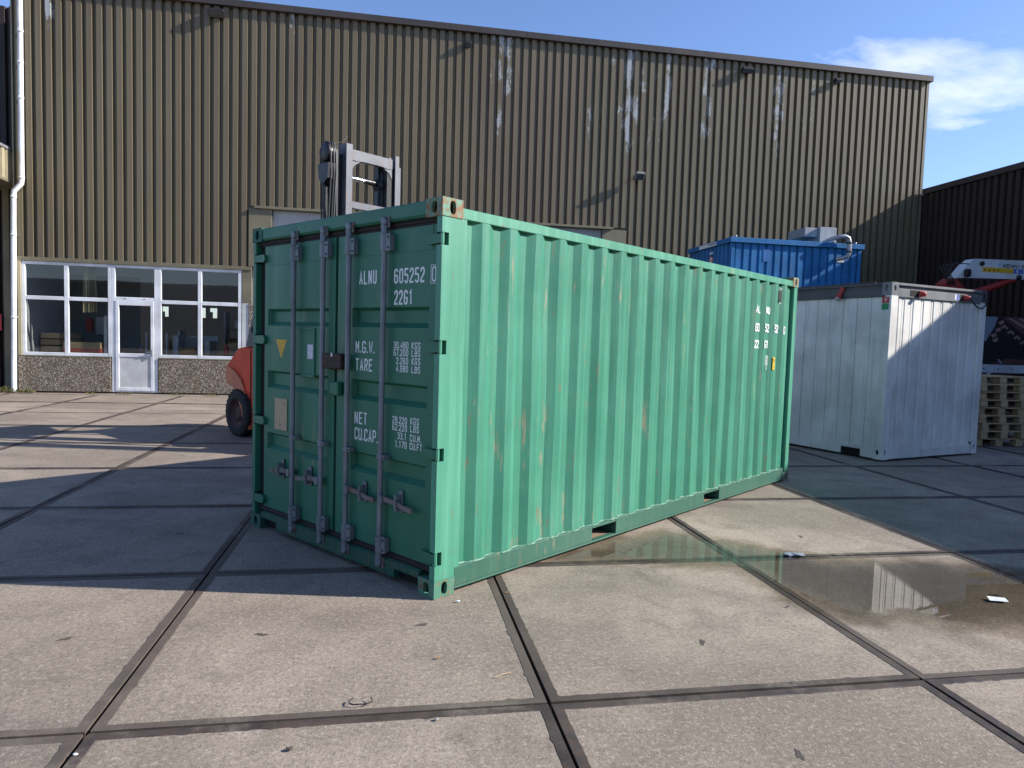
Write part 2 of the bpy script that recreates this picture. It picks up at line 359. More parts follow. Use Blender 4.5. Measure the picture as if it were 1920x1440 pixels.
def m_wood(name, c1, c2):
    n = NT(name); p = n.obj(); r = n.rand()
    off = n.t.nodes.new('ShaderNodeCombineXYZ'); n.L(n.math('MULTIPLY', r, 30), off.inputs[0]); n.L(n.math('MULTIPLY', r, 17), off.inputs[2])
    ad = n.t.nodes.new('ShaderNodeVectorMath'); n.L(p, ad.inputs[0]); n.L(off.outputs[0], ad.inputs[1])
    g = n.noise(n.map(ad.outputs[0], (3, 40, 40)), 1.0, 5, .6)
    c = n.mix(n.ss(g, .3, .7), c1, c2); c = n.mix(n.math('MULTIPLY', r, .45), c, tuple(x * .5 for x in c1)); n.color(c).rough(.8).spec(.25).bump(g, .3, .002); return n.m
def m_letter():
    n = NT('stencil_white'); p = n.obj(); a = n.noise(p, 75, 4, .7); b = n.noise(p, 7, 3, .6)
    w = n.ss(n.math('ADD', n.math('MULTIPLY', a, .55), n.math('MULTIPLY', b, .45)), .56, .66)
    n.color(n.mix(n.math('MULTIPLY', w, .55), (.72, .77, .76), (.06, .17, .13))).rough(.6); return n.m

CONC = m_concrete(); EDGE = m_edge(); OLIVE = m_olive(); AGG = m_aggregate(); GLASS = m_glass(); WATER = m_water()
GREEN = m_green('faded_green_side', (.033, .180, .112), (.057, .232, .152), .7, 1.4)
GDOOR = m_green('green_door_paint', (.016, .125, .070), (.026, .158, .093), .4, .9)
GRUST = m_rusty('rusty_green_casting', (.12, .26, .18), amt=.85); GRUST2 = m_rusty('chipped_green_casting', (.022, .10, .072), (.14, .07, .04), amt=.25)
GRUST3 = m_rusty('worn_green_casting', (.07, .20, .135), (.20, .10, .05), amt=.45); GPOST = m_green('scuffed_green_post', (.056, .235, .150), (.080, .28, .185), .8, 2.2)
BARM = paint('grey_galvanised_bar', (.185, .21, .228), .5, .35, (.12, .08, .06), 3, metal=.35)
GASK = flat('black_rubber_gasket', (.022, .017, .016), .75); BLACK = flat('black_paint', (.012, .012, .013), .6); DARK = flat('dark_void', (.008, .008, .008), .9)
RUSTBAR = m_rusty('rusty_handle_steel', (.16, .15, .145), (.15, .085, .055), .6)
LOCKM = m_rusty('rusty_lock_box', (.028, .016, .014), (.06, .024, .018), .5)
POCK = m_rusty('rusty_pocket_plate', (.28, .20, .14), (.20, .12, .07), .5); LET = m_letter(); PURE = flat('white_vinyl', (.72, .74, .74), .5)
YEL = flat('yellow_sticker', (.72, .43, .03), .5); PAPER = flat('white_paper', (.66, .67, .72), .7)
PLATE = NT('worn_data_plate'); _p = PLATE.obj()
_l = PLATE.math('GREATER_THAN', PLATE.math('FRACT', PLATE.math('MULTIPLY', PLATE.sep(_p)[2], 52)), .66)
PLATE.color(PLATE.mix(PLATE.math('MULTIPLY', PLATE.math('MULTIPLY', _l, PLATE.ss(PLATE.noise(PLATE.map(_p, (1, 40, 14)), 1.0, 3), .42, .5)), .45), PLATE.mix(PLATE.ss(PLATE.noise(_p, 16, 5), .60, .66), (.46, .35, .20), (.13, .09, .055)), (.10, .08, .06))).rough(.55)
PLATE = PLATE.m
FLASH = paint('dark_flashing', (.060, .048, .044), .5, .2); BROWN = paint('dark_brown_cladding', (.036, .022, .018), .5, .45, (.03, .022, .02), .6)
PVC = paint('white_window_frame', (.78, .79, .80), .35, .08, (.4, .38, .34)); PVC2 = paint('grey_white_door_panel', (.60, .60, .58), .45, .1)
PIPE = paint('white_pvc_pipe', (.74, .74, .73), .4, .2, (.35, .30, .24), 1.5)
OLFLAT = paint('olive_flat_trim', (.20, .175, .11), .5, .3); BEIGE = paint('beige_corner_trim', (.38, .33, .21), .5, .3)
ROLL = paint('grey_roller_door', (.42, .42, .41), .5, .35, (.2, .17, .14))
INT = flat('interior_wall', (.40, .39, .37), .9); INTW = flat('interior_panel', (.22, .22, .205), .9); INTF = flat('interior_floor', (.13, .125, .12), .7)
ORANGE = paint('orange_forklift_paint', (.70, .06, .02), .45, .06, (.2, .07, .04), 2, spec=.25); FLGREY = paint('dark_grey_forklift', (.10, .105, .10), .5, .3); TYRE = paint('black_tyre', (.022, .021, .020), .8, .5, (.09, .08, .065), 3)
RIM = m_rusty('dirty_wheel_rim', (.085, .04, .035), (.05, .03, .025), .5); MAST = paint('worn_grey_mast', (.115, .122, .14), .42, .75, (.20, .09, .05), 4); MDARK = paint('greasy_black_steel', (.02, .02, .022), .4, .3, (.05, .04, .03), 3)
CHROME = flat('chromed_rod', (.6, .6, .6), .15, 1.0); HOSE = flat('hydraulic_hose', (.05, .042, .04), .45)
WPAN = paint('off_white_panel', (.74, .715, .655), .5, .42, (.36, .28, .18), .9); WGREY = paint('dark_grey_frame', (.085, .088, .096), .45, .25, (.07, .065, .06)); WLGREY = paint('light_grey_frame', (.20, .203, .208), .45, .25)
RED = flat('red_plastic', (.45, .05, .035), .45); GRNST = flat('green_sticker', (.02, .25, .09), .5); REDST = flat('red_sticker', (.50, .05, .05), .5); BLUEST = flat('blue_sticker', (.12, .18, .50), .5)
BLUE = paint('blue_container_paint', (.022, .165, .39), .42, .42, (.015, .05, .14), 1.2); GALV = paint('galvanised_sheet', (.42, .43, .44), .4, .2, metal=.4)
WOOD = m_wood('pallet_wood', (.50, .34, .18), (.62, .45, .26)); WOODD = m_wood('dark_plywood', (.28, .15, .06), (.36, .2, .09))
CRW = paint('white_crane_paint', (.62, .63, .63), .4, .15); CRR = paint('red_crane_paint', (.34, .035, .03), .45, .3); TRW = paint('white_trailer_beam', (.50, .51, .53), .45, .3)
LEAF = flat('weed_leaf', (.13, .15, .035), .7); LEAF2 = flat('dry_weed_leaf', (.26, .21, .08), .8); STONE = flat('pebble_stone', (.35, .33, .30), .85); STAIN = flat('recess_dirt', (.085, .068, .055), .9)
PLASTIC = flat('clear_crushed_plastic', (.32, .36, .40), .15)

# ------------------------------------------------------------------ ground: sheet + 2 m slabs with steel edges
ground = MB().quad((-600, -600, -.11), (600, -600, -.11), (600, 1500, -.11), (-600, 1500, -.11)).build('ground', flat('packed_earth', (.12, .105, .085), .95))
ground['kind'] = 'structure'
GX, GY = -1.2254, 3.0847; S = .9915; FB = .047; TH = .10
def slab_mesh():
    a = S - FB; m = MB(); n = 1
    m.quad((-a, -a, 0), (a, -a, 0), (a, a, 0), (-a, a, 0)); return m.mesh('concrete_slab', CONC)
def frame_mesh(seed):
    # angle-iron rim: top strip slightly proud with an uneven, chipped inner edge, outer side going down
    r = random.Random(seed); m = MB(); N = 56
    for k in range(4):
        c, s = (1, 0, -1, 0)[k], (0, 1, 0, -1)[k]
        def T(x, y, z): return (c * x - s * y, s * x + c * y, z)
        xs = [-S + 2 * S * i / N for i in range(N + 1)]
        off = [FB * (r.uniform(.965, 1.04) if r.random() > .10 else r.uniform(1.05, 1.22)) for _ in xs]
        for i in range(N):
            x0, x1 = xs[i], xs[i + 1]; i0, i1 = off[i], off[i + 1]
            xi0 = max(-S + FB, min(S - FB, x0)); xi1 = max(-S + FB, min(S - FB, x1))
            m.quad(T(x0, -S, .003), T(x1, -S, .003), T(xi1, -S + i1, .0022), T(xi0, -S + i0, .0022))
            m.quad(T(xi0, -S + i0, .0022), T(xi1, -S + i1, .0022), T(xi1, -S + i1 + .004, -.001), T(xi0, -S + i0 + .004, -.001))
        m.quad(T(-S, -S, -TH), T(S, -S, -TH), T(S, -S, .003), T(-S, -S, .003))
    return m.mesh('edge_frame', EDGE)
SLABM = slab_mesh()
# the slab top reaches a little under its rim
SLABM.vertices.foreach_set('co', [v * (1 + .025 / (S - FB)) if i % 3 != 2 else v for i, v in enumerate(sum(([*p.co] for p in SLABM.vertices), []))]); SLABM.update()
FRM = [frame_mesh(i) for i in range(6)]
eye = MB()
for k in range(1):
    eye.add([(.040 * math.cos(a * math.pi / 6) * (1 + .25 * math.sin(a * 2.1)), .015 * math.sin(a * math.pi / 6) * (1 + .3 * math.cos(a * 1.7)), .0015) for a in range(12)], [tuple(range(12))])
EYEM = eye.mesh('lifting_recess', STAIN)
for i in range(-6, 9):
    for j in range(-2, 8):
        x = GX + 2 * i + 1; y = GY + 2 * j + 1
        if x > 15.4 or y > 18.9: continue
        far = math.hypot(x, y) > 14
        o = link('concrete_slab', SLABM, ground, (x + rnd.uniform(-.003, .003), y + rnd.uniform(-.003, .003), rnd.uniform(-.003, .003)), (0, 0, rnd.choice((0, 1, 2, 3)) * math.pi / 2 + rnd.uniform(-.0018, .0018)))
        link('edge_frame', rnd.choice(FRM), o)
        if not far:
            for (ex, ey) in ((.5, 0), (-.5, 0)):
                if rnd.random() < .6: link('lifting_recess', EYEM, o, (ex * rnd.uniform(.85, 1.1), ey + rnd.uniform(-.08, .08), .0), (0, 0, rnd.uniform(-.5, .5)))
# strip of old concrete in front of the wall
apron = MB().box(-16, 16.2, 19.102, 19.6, -.1, .004).build('apron', CONC); apron['kind'] = 'structure'
yard = MB().box(-60, -13.23, -60, 60, -.1, -.02).box(-13.22, 60, -60, -.93, -.1, -.02).build('yard', CONC); yard['kind'] = 'structure'

# puddle : water lying on the slabs, its outline as in the hollow
def puddle(poly, z, step, label):
    xs = [p[0] for p in poly]; ys = [p[1] for p in poly]; pad = .3
    x0, x1, y0, y1 = min(xs) - pad, max(xs) + pad, min(ys) - pad, max(ys) + pad
    nx = int((x1 - x0) / step) + 1; ny = int((y1 - y0) / step) + 1
    def sd(px, py):
        d = 1e9; ins = False; n = len(poly)
        for k in range(n):
            ax, ay = poly[k]; bx, by = poly[(k + 1) % n]; ex, ey = bx - ax, by - ay
            t = max(0, min(1, ((px - ax) * ex + (py - ay) * ey) / (ex * ex + ey * ey)))
            d = min(d, math.hypot(px - ax - t * ex, py - ay - t * ey))
            if (ay > py) != (by > py) and px < (bx - ax) * (py - ay) / (by - ay) + ax: ins = not ins
        return d if ins else -d
    V = []; val = []
    for j in range(ny + 1):
        for i in range(nx + 1):
            px, py = x0 + i * step, y0 + j * step; V.append((px, py, z)); val.append(sd(px, py))
    F = []
    for j in range(ny):
        for i in range(nx):
            q = (j * (nx + 1) + i, j * (nx + 1) + i + 1, (j + 1) * (nx + 1) + i + 1, (j + 1) * (nx + 1) + i)
            if max(val[k] for k in q) > -.3: F.append(q)
    m = bpy.data.meshes.new('puddle'); m.from_pydata(V, [], F); a = m.attributes.new('inside', 'FLOAT', 'POINT'); a.data.foreach_set('value', val); m.materials.append(WATER); m.update()
    o = link('puddle', m); o['kind'] = 'structure'; o['label'] = label; return o
puddle([(1.0, 5.1), (1.46, 5.5), (1.99, 5.86), (2.51, 6.0), (2.87, 5.75), (3.2, 5.45), (3.62, 5.10), (4.27, 5.02), (4.7, 4.88), (5.3, 4.6), (5.3, 3.4), (4.3, 3.35), (3.45, 3.55), (3.26, 3.75), (2.89, 3.72), (2.66, 3.95), (2.62, 4.3), (2.60, 4.75), (2.33, 4.82), (1.89, 4.98)], .0095, .06, 'shallow rain puddle on the slabs beside the green container')

# ------------------------------------------------------------------ corrugated sheet helper
def sheet_mesh(name, mat, n, z0, z1, pitch=.232, crest=.126, slope=.024, depth=.085, half=False):
    """facing -y; starts and ends in the middle of a valley; crest at y=0, valley at y=depth"""
    val = pitch - crest - 2 * slope; P = [(0, depth)]
    for k in range(n):
        b = k * pitch + val / 2
        P += [(b, depth), (b + slope, 0), (b + slope + crest * .5, .0006), (b + slope + crest, 0), (b + 2 * slope + crest, depth)]
    P.append((n * pitch, depth)); m = MB()
    for a, b in zip(P[:-1], P[1:]):
        m.quad((a[0], a[1], z0), (b[0], b[1], z0), (b[0], b[1], z1), (a[0], a[1], z1))
    # folded lower lip gives the sheet an edge
    m.add([(p[0], p[1], z0) for p in P] + [(p[0], depth + .02, z0) for p in P], [(i, i + 1, len(P) + i + 1, len(P) + i) for i in range(len(P) - 1)])
    return m.mesh(name, mat)

# ------------------------------------------------------------------ olive warehouse
WY = 19.503
wh = thing('warehouse', 'tall olive brown ribbed steel warehouse with white windows behind the green container', 'building', (0, WY, 0))
RP = .232; LAP = 5 * RP
tops = 10.06; cache = {}
def wall_sheet(x, n, z0, off):
    k = (n, z0)
    if k not in cache: cache[k] = sheet_mesh('cladding_sheet', OLIVE, n, z0, tops)
    link('cladding_sheet', cache[k], wh, (x, off, 0))
wall_sheet(-8.346 - 4 * RP, 4, 3.43, 0)
for k in range(21):
    x = -8.346 + k * LAP
    z0 = 3.43 if x < -3.8 else (5.03 if x < 6.5 else .25)
    wall_sheet(x, 5, z0, .0012 * (k % 2))
wall_sheet(-8.346 + 21 * LAP, 1, .25, 0)
B('corner_trim', OLFLAT, wh, 16.245, 16.33, -.006, .3, .1, tops)
B('corner_trim', BEIGE, wh, -9.30, -9.276, -.004, .3, 3.43, tops)
B('roof_flashing', FLASH, wh, -9.36, 3.6, -.09, .2, 10.045, 10.215, .006); B('roof_flashing', FLASH, wh, 3.604, 16.40, -.092, .2, 10.043, 10.213, .006)
# solid wall behind the sheets, roof, far and side walls of the hall
core = MB(); core.box(-9.27, -3.70, .125, .20, 3.42, 10.04); core.box(-3.70, 6.3, .125, .20, 5.0, 10.04); core.box(6.3, 16.3, .125, .20, 0, 10.04); core.box(-3.86, -3.12, .125, .20, 0, 3.42); core.box(-3.7, -3.12, .125, .2, 3.42, 5.0)
core.box(-9.25, -9.15, .2, 2.5, 0, 10.04); core.box(-16, -9.15, 2.5, 2.6, 0, 10.04); core.box(-16.1, -16, 2.5, 18, 0, 10.04); core.box(16.2, 16.3, .2, 18, 0, 10.04); core.box(-9.25, 16.3, .2, 3.2, 9.95, 10.04); core.box(-16, 16.3, 3.2, 3.6, 9.95, 10.04); core.box(-16, 16.3, 5.4, 11, 9.95, 10.04); core.box(-16, 16.3, 12.2, 18, 9.95, 10.04)  # roof gaps are unseen slots, added to let daylight brighten the hall
core.box(-16, 16.2, 17.9, 18, 0, 2.35); core.box(-16, 16.2, 17.9, 18, 2.85, 9.95); core.box(-14.4, -14.0, 17.6, 17.7, 2.3, 2.62); core.box(-13.6, -13.45, 17.6, 17.7, 2.3, 2.75); core.box(-11.2, -11.0, 17.6, 17.7, 2.3, 2.6); core.box(-8.95, -8.75, 17.6, 17.7, 2.3, 2.65)
for a, b in ((-16, -14.6), (-14.2, -13.75), (-13.35, -11.75), (-11.5, -11.2), (-10.9, -9.35), (-9.15, -8.95), (-8.6, 16.2)): core.box(a, b, 17.9, 18, 2.35, 2.85)
core.build('hall_wall', INT, wh)
B('hall_floor', INTF, wh, -16, 16.2, .2, 17.9, -.09, .02)
B('lintel', OLFLAT, wh, -9.28, -3.62, -.03, .06, 3.335, 3.43, .004)
B('lintel', OLFLAT, wh, -3.56, 6.30, -.07, .06, 4.965, 5.028, .004)
B('door_jamb', OLFLAT, wh, -3.70, -3.115, -.012, .05, 3.44, 4.96, .004); B('door_jamb', OLFLAT, wh, 6.0, 6.72, .0, .05, 0, 4.96, .004)
B('corner_trim', BEIGE, wh, -9.225, -9.145, -.03, .06, .93, 3.33, .004)
B('wall_panel', OLFLAT, wh, -3.86, -3.62, -.006, .05, 2.47, 3.33, .003); B('wall_panel', PVC2, wh, -3.86, -3.69, -.004, .05, .0, 2.46, .003); B('plinth_panel', AGG, wh, -3.685, -3.12, -.02, .05, .0, 2.46, .004)
B('plinth_panel', AGG, wh, -9.235, -7.075, -.025, .12, .045, .93, .006); B('plinth_panel', AGG, wh, -5.925, -3.87, -.025, .12, .045, .93, .006)
B('plinth_sill', OLFLAT, wh, -9.235, -7.075, -.03, .1, .932, .955, .003); B('plinth_sill', OLFLAT, wh, -5.925, -3.87, -.03, .1, .932, .955, .003)
B('footing', STAIN, wh, -9.25, -3.2, .02, .15, -.05, .044)
for k in range(9): B('door_section', ROLL, wh, -3.11, 6.0, .09, .14, .02 + k * .55, .02 + k * .55 + .542, .01)
def bars(m, xs, zs, y0, y1, c=.006):
    """rectangular frame members: xs list of (x0,x1) uprights, zs list of (z0,z1,x0,x1) rails"""
    for (a, b, z0, z1) in xs: m.box(a, b, y0, y1, z0, z1, c)
    for (a, b, x0, x1) in zs: m.box(x0, x1, y0 + .002, y1 - .002, a, b, c)
def window(x0, x1, xm):
    m = MB(); t = .085
    bars(m, [(x0, x0 + t, .957, 3.333), (x1 - t, x1, .957, 3.333), (xm - .05, xm + .05, .957, 3.333)],
         [(.957, 1.04, x0 + t, xm - .05), (.957, 1.04, xm + .05, x1 - t), (2.37, 2.465, x0 + t, xm - .05), (2.37, 2.465, xm + .05, x1 - t), (3.255, 3.333, x0 + t, xm - .05), (3.255, 3.333, xm + .05, x1 - t)], .0, .07)
    w = m.build('window', PVC, wh)
    for a, b in ((x0 + t, xm - .05), (xm + .05, x1 - t)):
        for c, d in ((1.04, 2.37), (2.465, 3.255)): B('pane', GLASS, w, a - .01, b + .01, .030, .038, c - .01, d + .01)
window(-9.142, -7.055, -8.115); window(-5.945, -3.875, -4.915)
m = MB(); bars(m, [(-7.052, -6.968, .045, 3.333), (-6.03, -5.948, .045, 3.333)], [(2.43, 2.51, -6.968, -6.03), (3.258, 3.333, -6.968, -6.03), (.045, .075, -6.968, -6.03)], .0, .07)
fr = m.build('door_frame', PVC, wh); B('pane', GLASS, fr, -6.98, -6.02, .03, .038, 2.5, 3.27)
for dx in (-6.75, -6.3): B('vent_slot', BLACK, fr, dx, dx + .05, -.004, .0, 2.462, 2.475)
m = MB(); bars(m, [(-6.962, -6.88, .08, 2.425), (-6.118, -6.036, .08, 2.425)], [(.08, .17, -6.88, -6.118), (.965, 1.06, -6.88, -6.118), (2.30, 2.425, -6.88, -6.118)], -.012, .05)
dr = m.build('entrance_door', PVC, wh); B('pane', GLASS, dr, -6.89, -6.11, .02, .028, 1.05, 2.31); B('kick_panel', PVC2, dr, -6.878, -6.12, .005, .03, .172, .963)
m = MB(); m.box(-6.09, -6.06, -.05, -.012, 1.0, 1.16, .004); m.tube([(-6.075, -.05, 1.1), (-6.2, -.055, 1.1)], .01, 8); m.build('handle', GALV, dr)
# rainwater pipe down the left end of the wall
dp = MB(); dp.tube([(-9.04, -.09, 10.0), (-9.06, -.09, 5.32), (-9.07, -.09, 5.22), (-9.235, -.09, 5.03), (-9.25, -.09, 4.92), (-9.305, -.09, .02)], .062, 14)
dpo = dp.build('downpipe', PIPE, wh)
for z, x in ((8.9, -9.045), (8.15, -9.05), (7.3, -9.052), (5.36, -9.062), (4.88, -9.25), (3.95, -9.262), (1.9, -9.283)): MB().lathe([(-.03, .064), (-.03, .07), (.03, .07), (.03, .064)], (x, -.09, z), (0, 0, 1), 14).build('pipe_collar', PIPE, dpo)

# things seen through the windows
def item(name, label, cat, parts):
    t = thing(name, label, cat)
    for (n, mt, b) in parts: B(n, mt, t, *b, .005)
item('timber_crate', 'low timber box with a red lower half inside the left window', 'crate', [('board', WOOD, (-8.45, -7.55, 20.1, 20.6, 1.14, 1.30)), ('board', RED, (-8.45, -7.55, 20.1, 20.6, .92, 1.137)), ('stand', INTW, (-8.4, -7.6, 20.15, 20.55, .02, .917))])
item('upright_post', 'pale upright board standing behind the left window', 'board', [('board', PVC2, (-7.50, -7.42, 20.2, 20.3, .02, 2.02))])
item('sheet_rack', 'grey metal panels leaning in a rack behind the right window', 'rack', [('panel', GALV, (-5.9, -5.75, 20.6, 21.4, .02, 1.55)), ('panel', INTW, (-5.65, -5.2, 20.8, 20.9, .02, 1.5)), ('panel', GALV, (-5.1, -4.95, 20.7, 21.4, .02, 1.42)), ('rail', GALV, (-5.95, -4.9, 21.42, 21.5, 1.35, 1.55))])
item('cardboard_box', 'brown cardboard box on the floor behind the right window', 'box', [('carton', WOODD, (-5.6, -5.2, 20.15, 20.55, .62, 1.22)), ('stand', INTW, (-5.6, -5.2, 20.15, 20.55, .02, .617))])
item('storage_shelf', 'shelf with timber and cartons seen through the glass door', 'shelf', [('upright', GALV, (-6.75, -6.69, 21.6, 22.2, .02, 1.7)), ('upright', GALV, (-6.05, -5.99, 21.6, 22.2, .02, 1.7)), ('shelf_board', INTW, (-6.69, -6.05, 21.6, 22.2, 1.0, 1.05)), ('carton', WOODD, (-6.3, -6.07, 21.65, 22.1, 1.052, 1.4)), ('plank', PVC2, (-6.62, -6.56, 21.6, 21.7, 1.052, 1.6))])
item('timber_stack', 'stack of pale timber lengths behind the leftmost window pane', 'timber', [('plank', WOOD, (-9.08, -8.62, 20.3, 21.6, .02 + k * .17, .165 + k * .17)) for k in range(9)])
item('wall_cabinet', 'small grey cabinet and red telephone on the wall behind the left pane', 'cabinet', [('body', GALV, (-8.35, -8.05, 21.9, 22.0, 1.5, 2.0)), ('telephone', RED, (-8.6, -8.45, 21.9, 21.98, 1.6, 1.95)), ('backing', INTW, (-9.1, -7.2, 22.0, 22.06, .02, 3.2))])
item('profile_rack', 'upright metal profiles leaning together seen through the door glass', 'rack', [('profile', m_, (-6.85 + k * .13, -6.80 + k * .13, 20.9 + .05 * (k % 3), 20.96 + .05 * (k % 3), .02, 1.25 + .12 * ((k * 7) % 4))) for k, m_ in enumerate((GALV, PVC2, GALV, WOODD, GALV, PVC2))])
item('stock_shelf', 'tall shelf of boxes and rolls behind the right window', 'shelf', [('upright', GALV, (-5.0, -4.95, 22.6, 23.2, .02, 2.3)), ('upright', GALV, (-3.6, -3.55, 22.6, 23.2, .02, 2.3)), ('shelf_board', INTW, (-4.95, -3.6, 22.6, 23.2, 1.1, 1.14)), ('shelf_board', INTW, (-4.95, -3.6, 22.6, 23.2, 1.75, 1.79)), ('carton', WOODD, (-4.9, -4.5, 22.65, 23.1, 1.145, 1.5)), ('carton', WOOD, (-4.4, -4.1, 22.65, 23.1, 1.145, 1.42)), ('carton', YEL, (-4.05, -3.8, 22.65, 23.1, 1.145, 1.35)), ('carton', PVC2, (-4.7, -4.2, 22.65, 23.1, 1.795, 2.05))])
t = thing('fire_extinguisher', 'red fire extinguisher behind the rightmost window pane', 'extinguisher', (-4.45, 20.4, .9))
MB().lathe([(0, 0), (0, .07), (.33, .07), (.4, .03), (.45, .02), (.45, 0)], (0, 0, 0), (0, 0, 1), 14).build('cylinder', RED, t); MB().box(-.02, .06, -.015, .015, .45, .49).build('valve', BLACK, t); MB().box(-.2, .2, -.15, .15, -.88, -.005).build('stand', INTW, t)
item('tool_cart', 'grey tool cart with rolled stock behind the rightmost pane', 'cart', [('body', GALV, (-4.2, -3.95, 20.3, 20.9, .02, 1.2)), ('tray', WOOD, (-4.65, -4.25, 20.8, 21.2, .02, 1.38))])
cm = MB(); N = 40
for k in range(N):
    f = lambda i: (-7.88 + .36 * i / N + .01 * math.sin(i * 1.1), 19.85 + .035 * math.sin(i * .95) + .02 * math.sin(i * 2.3))
    a, b = f(k), f(k + 1); cm.add([(a[0], a[1], 2.1 + .02 * math.sin(k)), (b[0], b[1], 2.1 + .02 * math.sin(k + 1)), (b[0] * .8 - 1.54, b[1], 3.4), (a[0] * .8 - 1.54, a[1], 3.4)], [(0, 1, 2, 3)], True)
tag(cm.build('strip_curtain', BEIGE), 'beige gathered curtain hanging behind the left window', 'curtain')

# floodlights on the wall
def flood(x, z, prot, w, h, label, tilt=.5, mat=None):
    t = thing('floodlight', label, 'floodlight', (x, WY, z), 0, 'floodlights on the warehouse wall')
    MB().box(-.06, .06, -.012, .0, -.06, .06, .004).build('mount_plate', BLACK, t)
    MB().tube([(0, -.01, 0), (0, -prot * .55, .01), (0, -prot, -.01)], .014, 8).build('arm', BLACK, t)
    hd = MB(); hd.box(-w / 2, w / 2, -.05, .05, -h / 2, h / 2, .012); hd.box(-w / 2 + .03, w / 2 - .03, .05, .085, -h / 2 + .02, h / 2 - .02, .01)
    o = hd.build('lamp_head', mat or BLACK, t, loc=(0, -prot - .03, -.03), rot=(tilt, 0, 0))
    MB().box(-w / 2 + .015, w / 2 - .015, -.056, -.0505, -h / 2 + .015, h / 2 - .015).build('lens', WGREY, o)
flood(-4.50, 9.86, .06, .40, .20, 'wide floodlight with pale rim high above the left windows', .95)
flood(1.97, 9.74, .04, .17, .15, 'small black floodlight under the roof edge above the forklift mast', .7)
flood(10.2, 9.83, .06, .34, .16, 'long black floodlight below the roof edge above the blue container', .9)
flood(13.15, 9.80, .05, .20, .14, 'small black floodlight nearest the right end of the roof edge', .8)
flood(6.98, 6.52, .20, .26, .22, 'square floodlight halfway up the wall casting a long slanting shadow', .75, WLGREY)

# ------------------------------------------------------------------ adjoining building at the far left
ab = thing('adjoining_building', 'shaded olive side building with lit canopy edge left of the white downpipe', 'building', (0, 0, 0))
sm = sheet_mesh('cladding_sheet', BROWN, 5, 0.0, 10.0)  # dark brown in place of olive: the recess shade is put into the colour
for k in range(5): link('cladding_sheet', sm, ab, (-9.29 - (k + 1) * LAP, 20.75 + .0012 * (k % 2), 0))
B('core_wall', INT, ab, -15.2, -9.36, 20.88, 22, 0, 10)
cs = sheet_mesh('canopy_sheet', BEIGE, 5, 5.30, 6.02)
for k in range(3): link('canopy_sheet', cs, ab, (-9.37, 17.3 + k * LAP - .05, 0), (0, 0, math.pi / 2))
B('canopy_core', OLFLAT, ab, -13.9, -9.41, 17.25, 20.7, 5.29, 6.03); B('canopy_rim', WLGREY, ab, -14, -9.35, 17.2, 20.72, 6.032, 6.11, .008); B('canopy_rim', OLFLAT, ab, -14, -9.36, 17.22, 20.7, 5.24, 5.288, .005)
B('post', OLFLAT, ab, -10.02, -9.86, 20.45, 20.6, 0, 5.24, .01)
sg = thing('warning_sign', 'small red and white notice on the shaded wall at the left edge', 'sign', (0, 0, 0)); B('sign_board', REDST, sg, -10.55, -10.05, 20.40, 20.415, 1.55, 1.98); B('sign_print', PURE, sg, -10.5, -10.1, 20.396, 20.3995, 1.62, 1.86); B('sign_print', REDST, sg, -10.45, -10.12, 20.392, 20.3955, 1.68, 1.74)

# ------------------------------------------------------------------ dark brown warehouse on the right
bw = thing('brown_warehouse', 'low dark brown ribbed warehouse in shadow along the right side', 'building', (16.338, 0, 0))
bs = sheet_mesh('cladding_sheet', BROWN, 5, .2, 6.62)
for k in range(27): link('cladding_sheet', bs, bw, (.0012 * (k % 2), 19.72 - k * LAP, 0), (0, 0, -math.pi / 2))
B('hall_core', INT, bw, .13, 16, -11.8, 19.9, 0, 6.595)
for k in range(4): B('roof_flashing', FLASH, bw, -.06 - .002 * (k % 2), .3, -11.9 + k * 7.84, -11.9 + (k + 1) * 7.84 - .01, 6.60 + .002 * (k % 2), 6.77, .006)
# warehouse across the yard, behind the camera (mirrored in the windows)
ow = thing('opposite_warehouse', 'dark ribbed warehouse across the yard mirrored in the window panes', 'building', (0, -26, 0))
B('hall_core', BROWN, ow, -45, 12, -12, 0, 0, 5.5); B('roof_flashing', WLGREY, ow, -45.2, 12.2, -12.2, .1, 5.5, 5.7)
os_ = sheet_mesh('cladding_sheet', BROWN, 10, .2, 5.45, .46, .27, .034, .07)
for k in range(12): link('cladding_sheet', os_, ow, (12 - k * 4.6, .08, 0), (0, 0, math.pi))

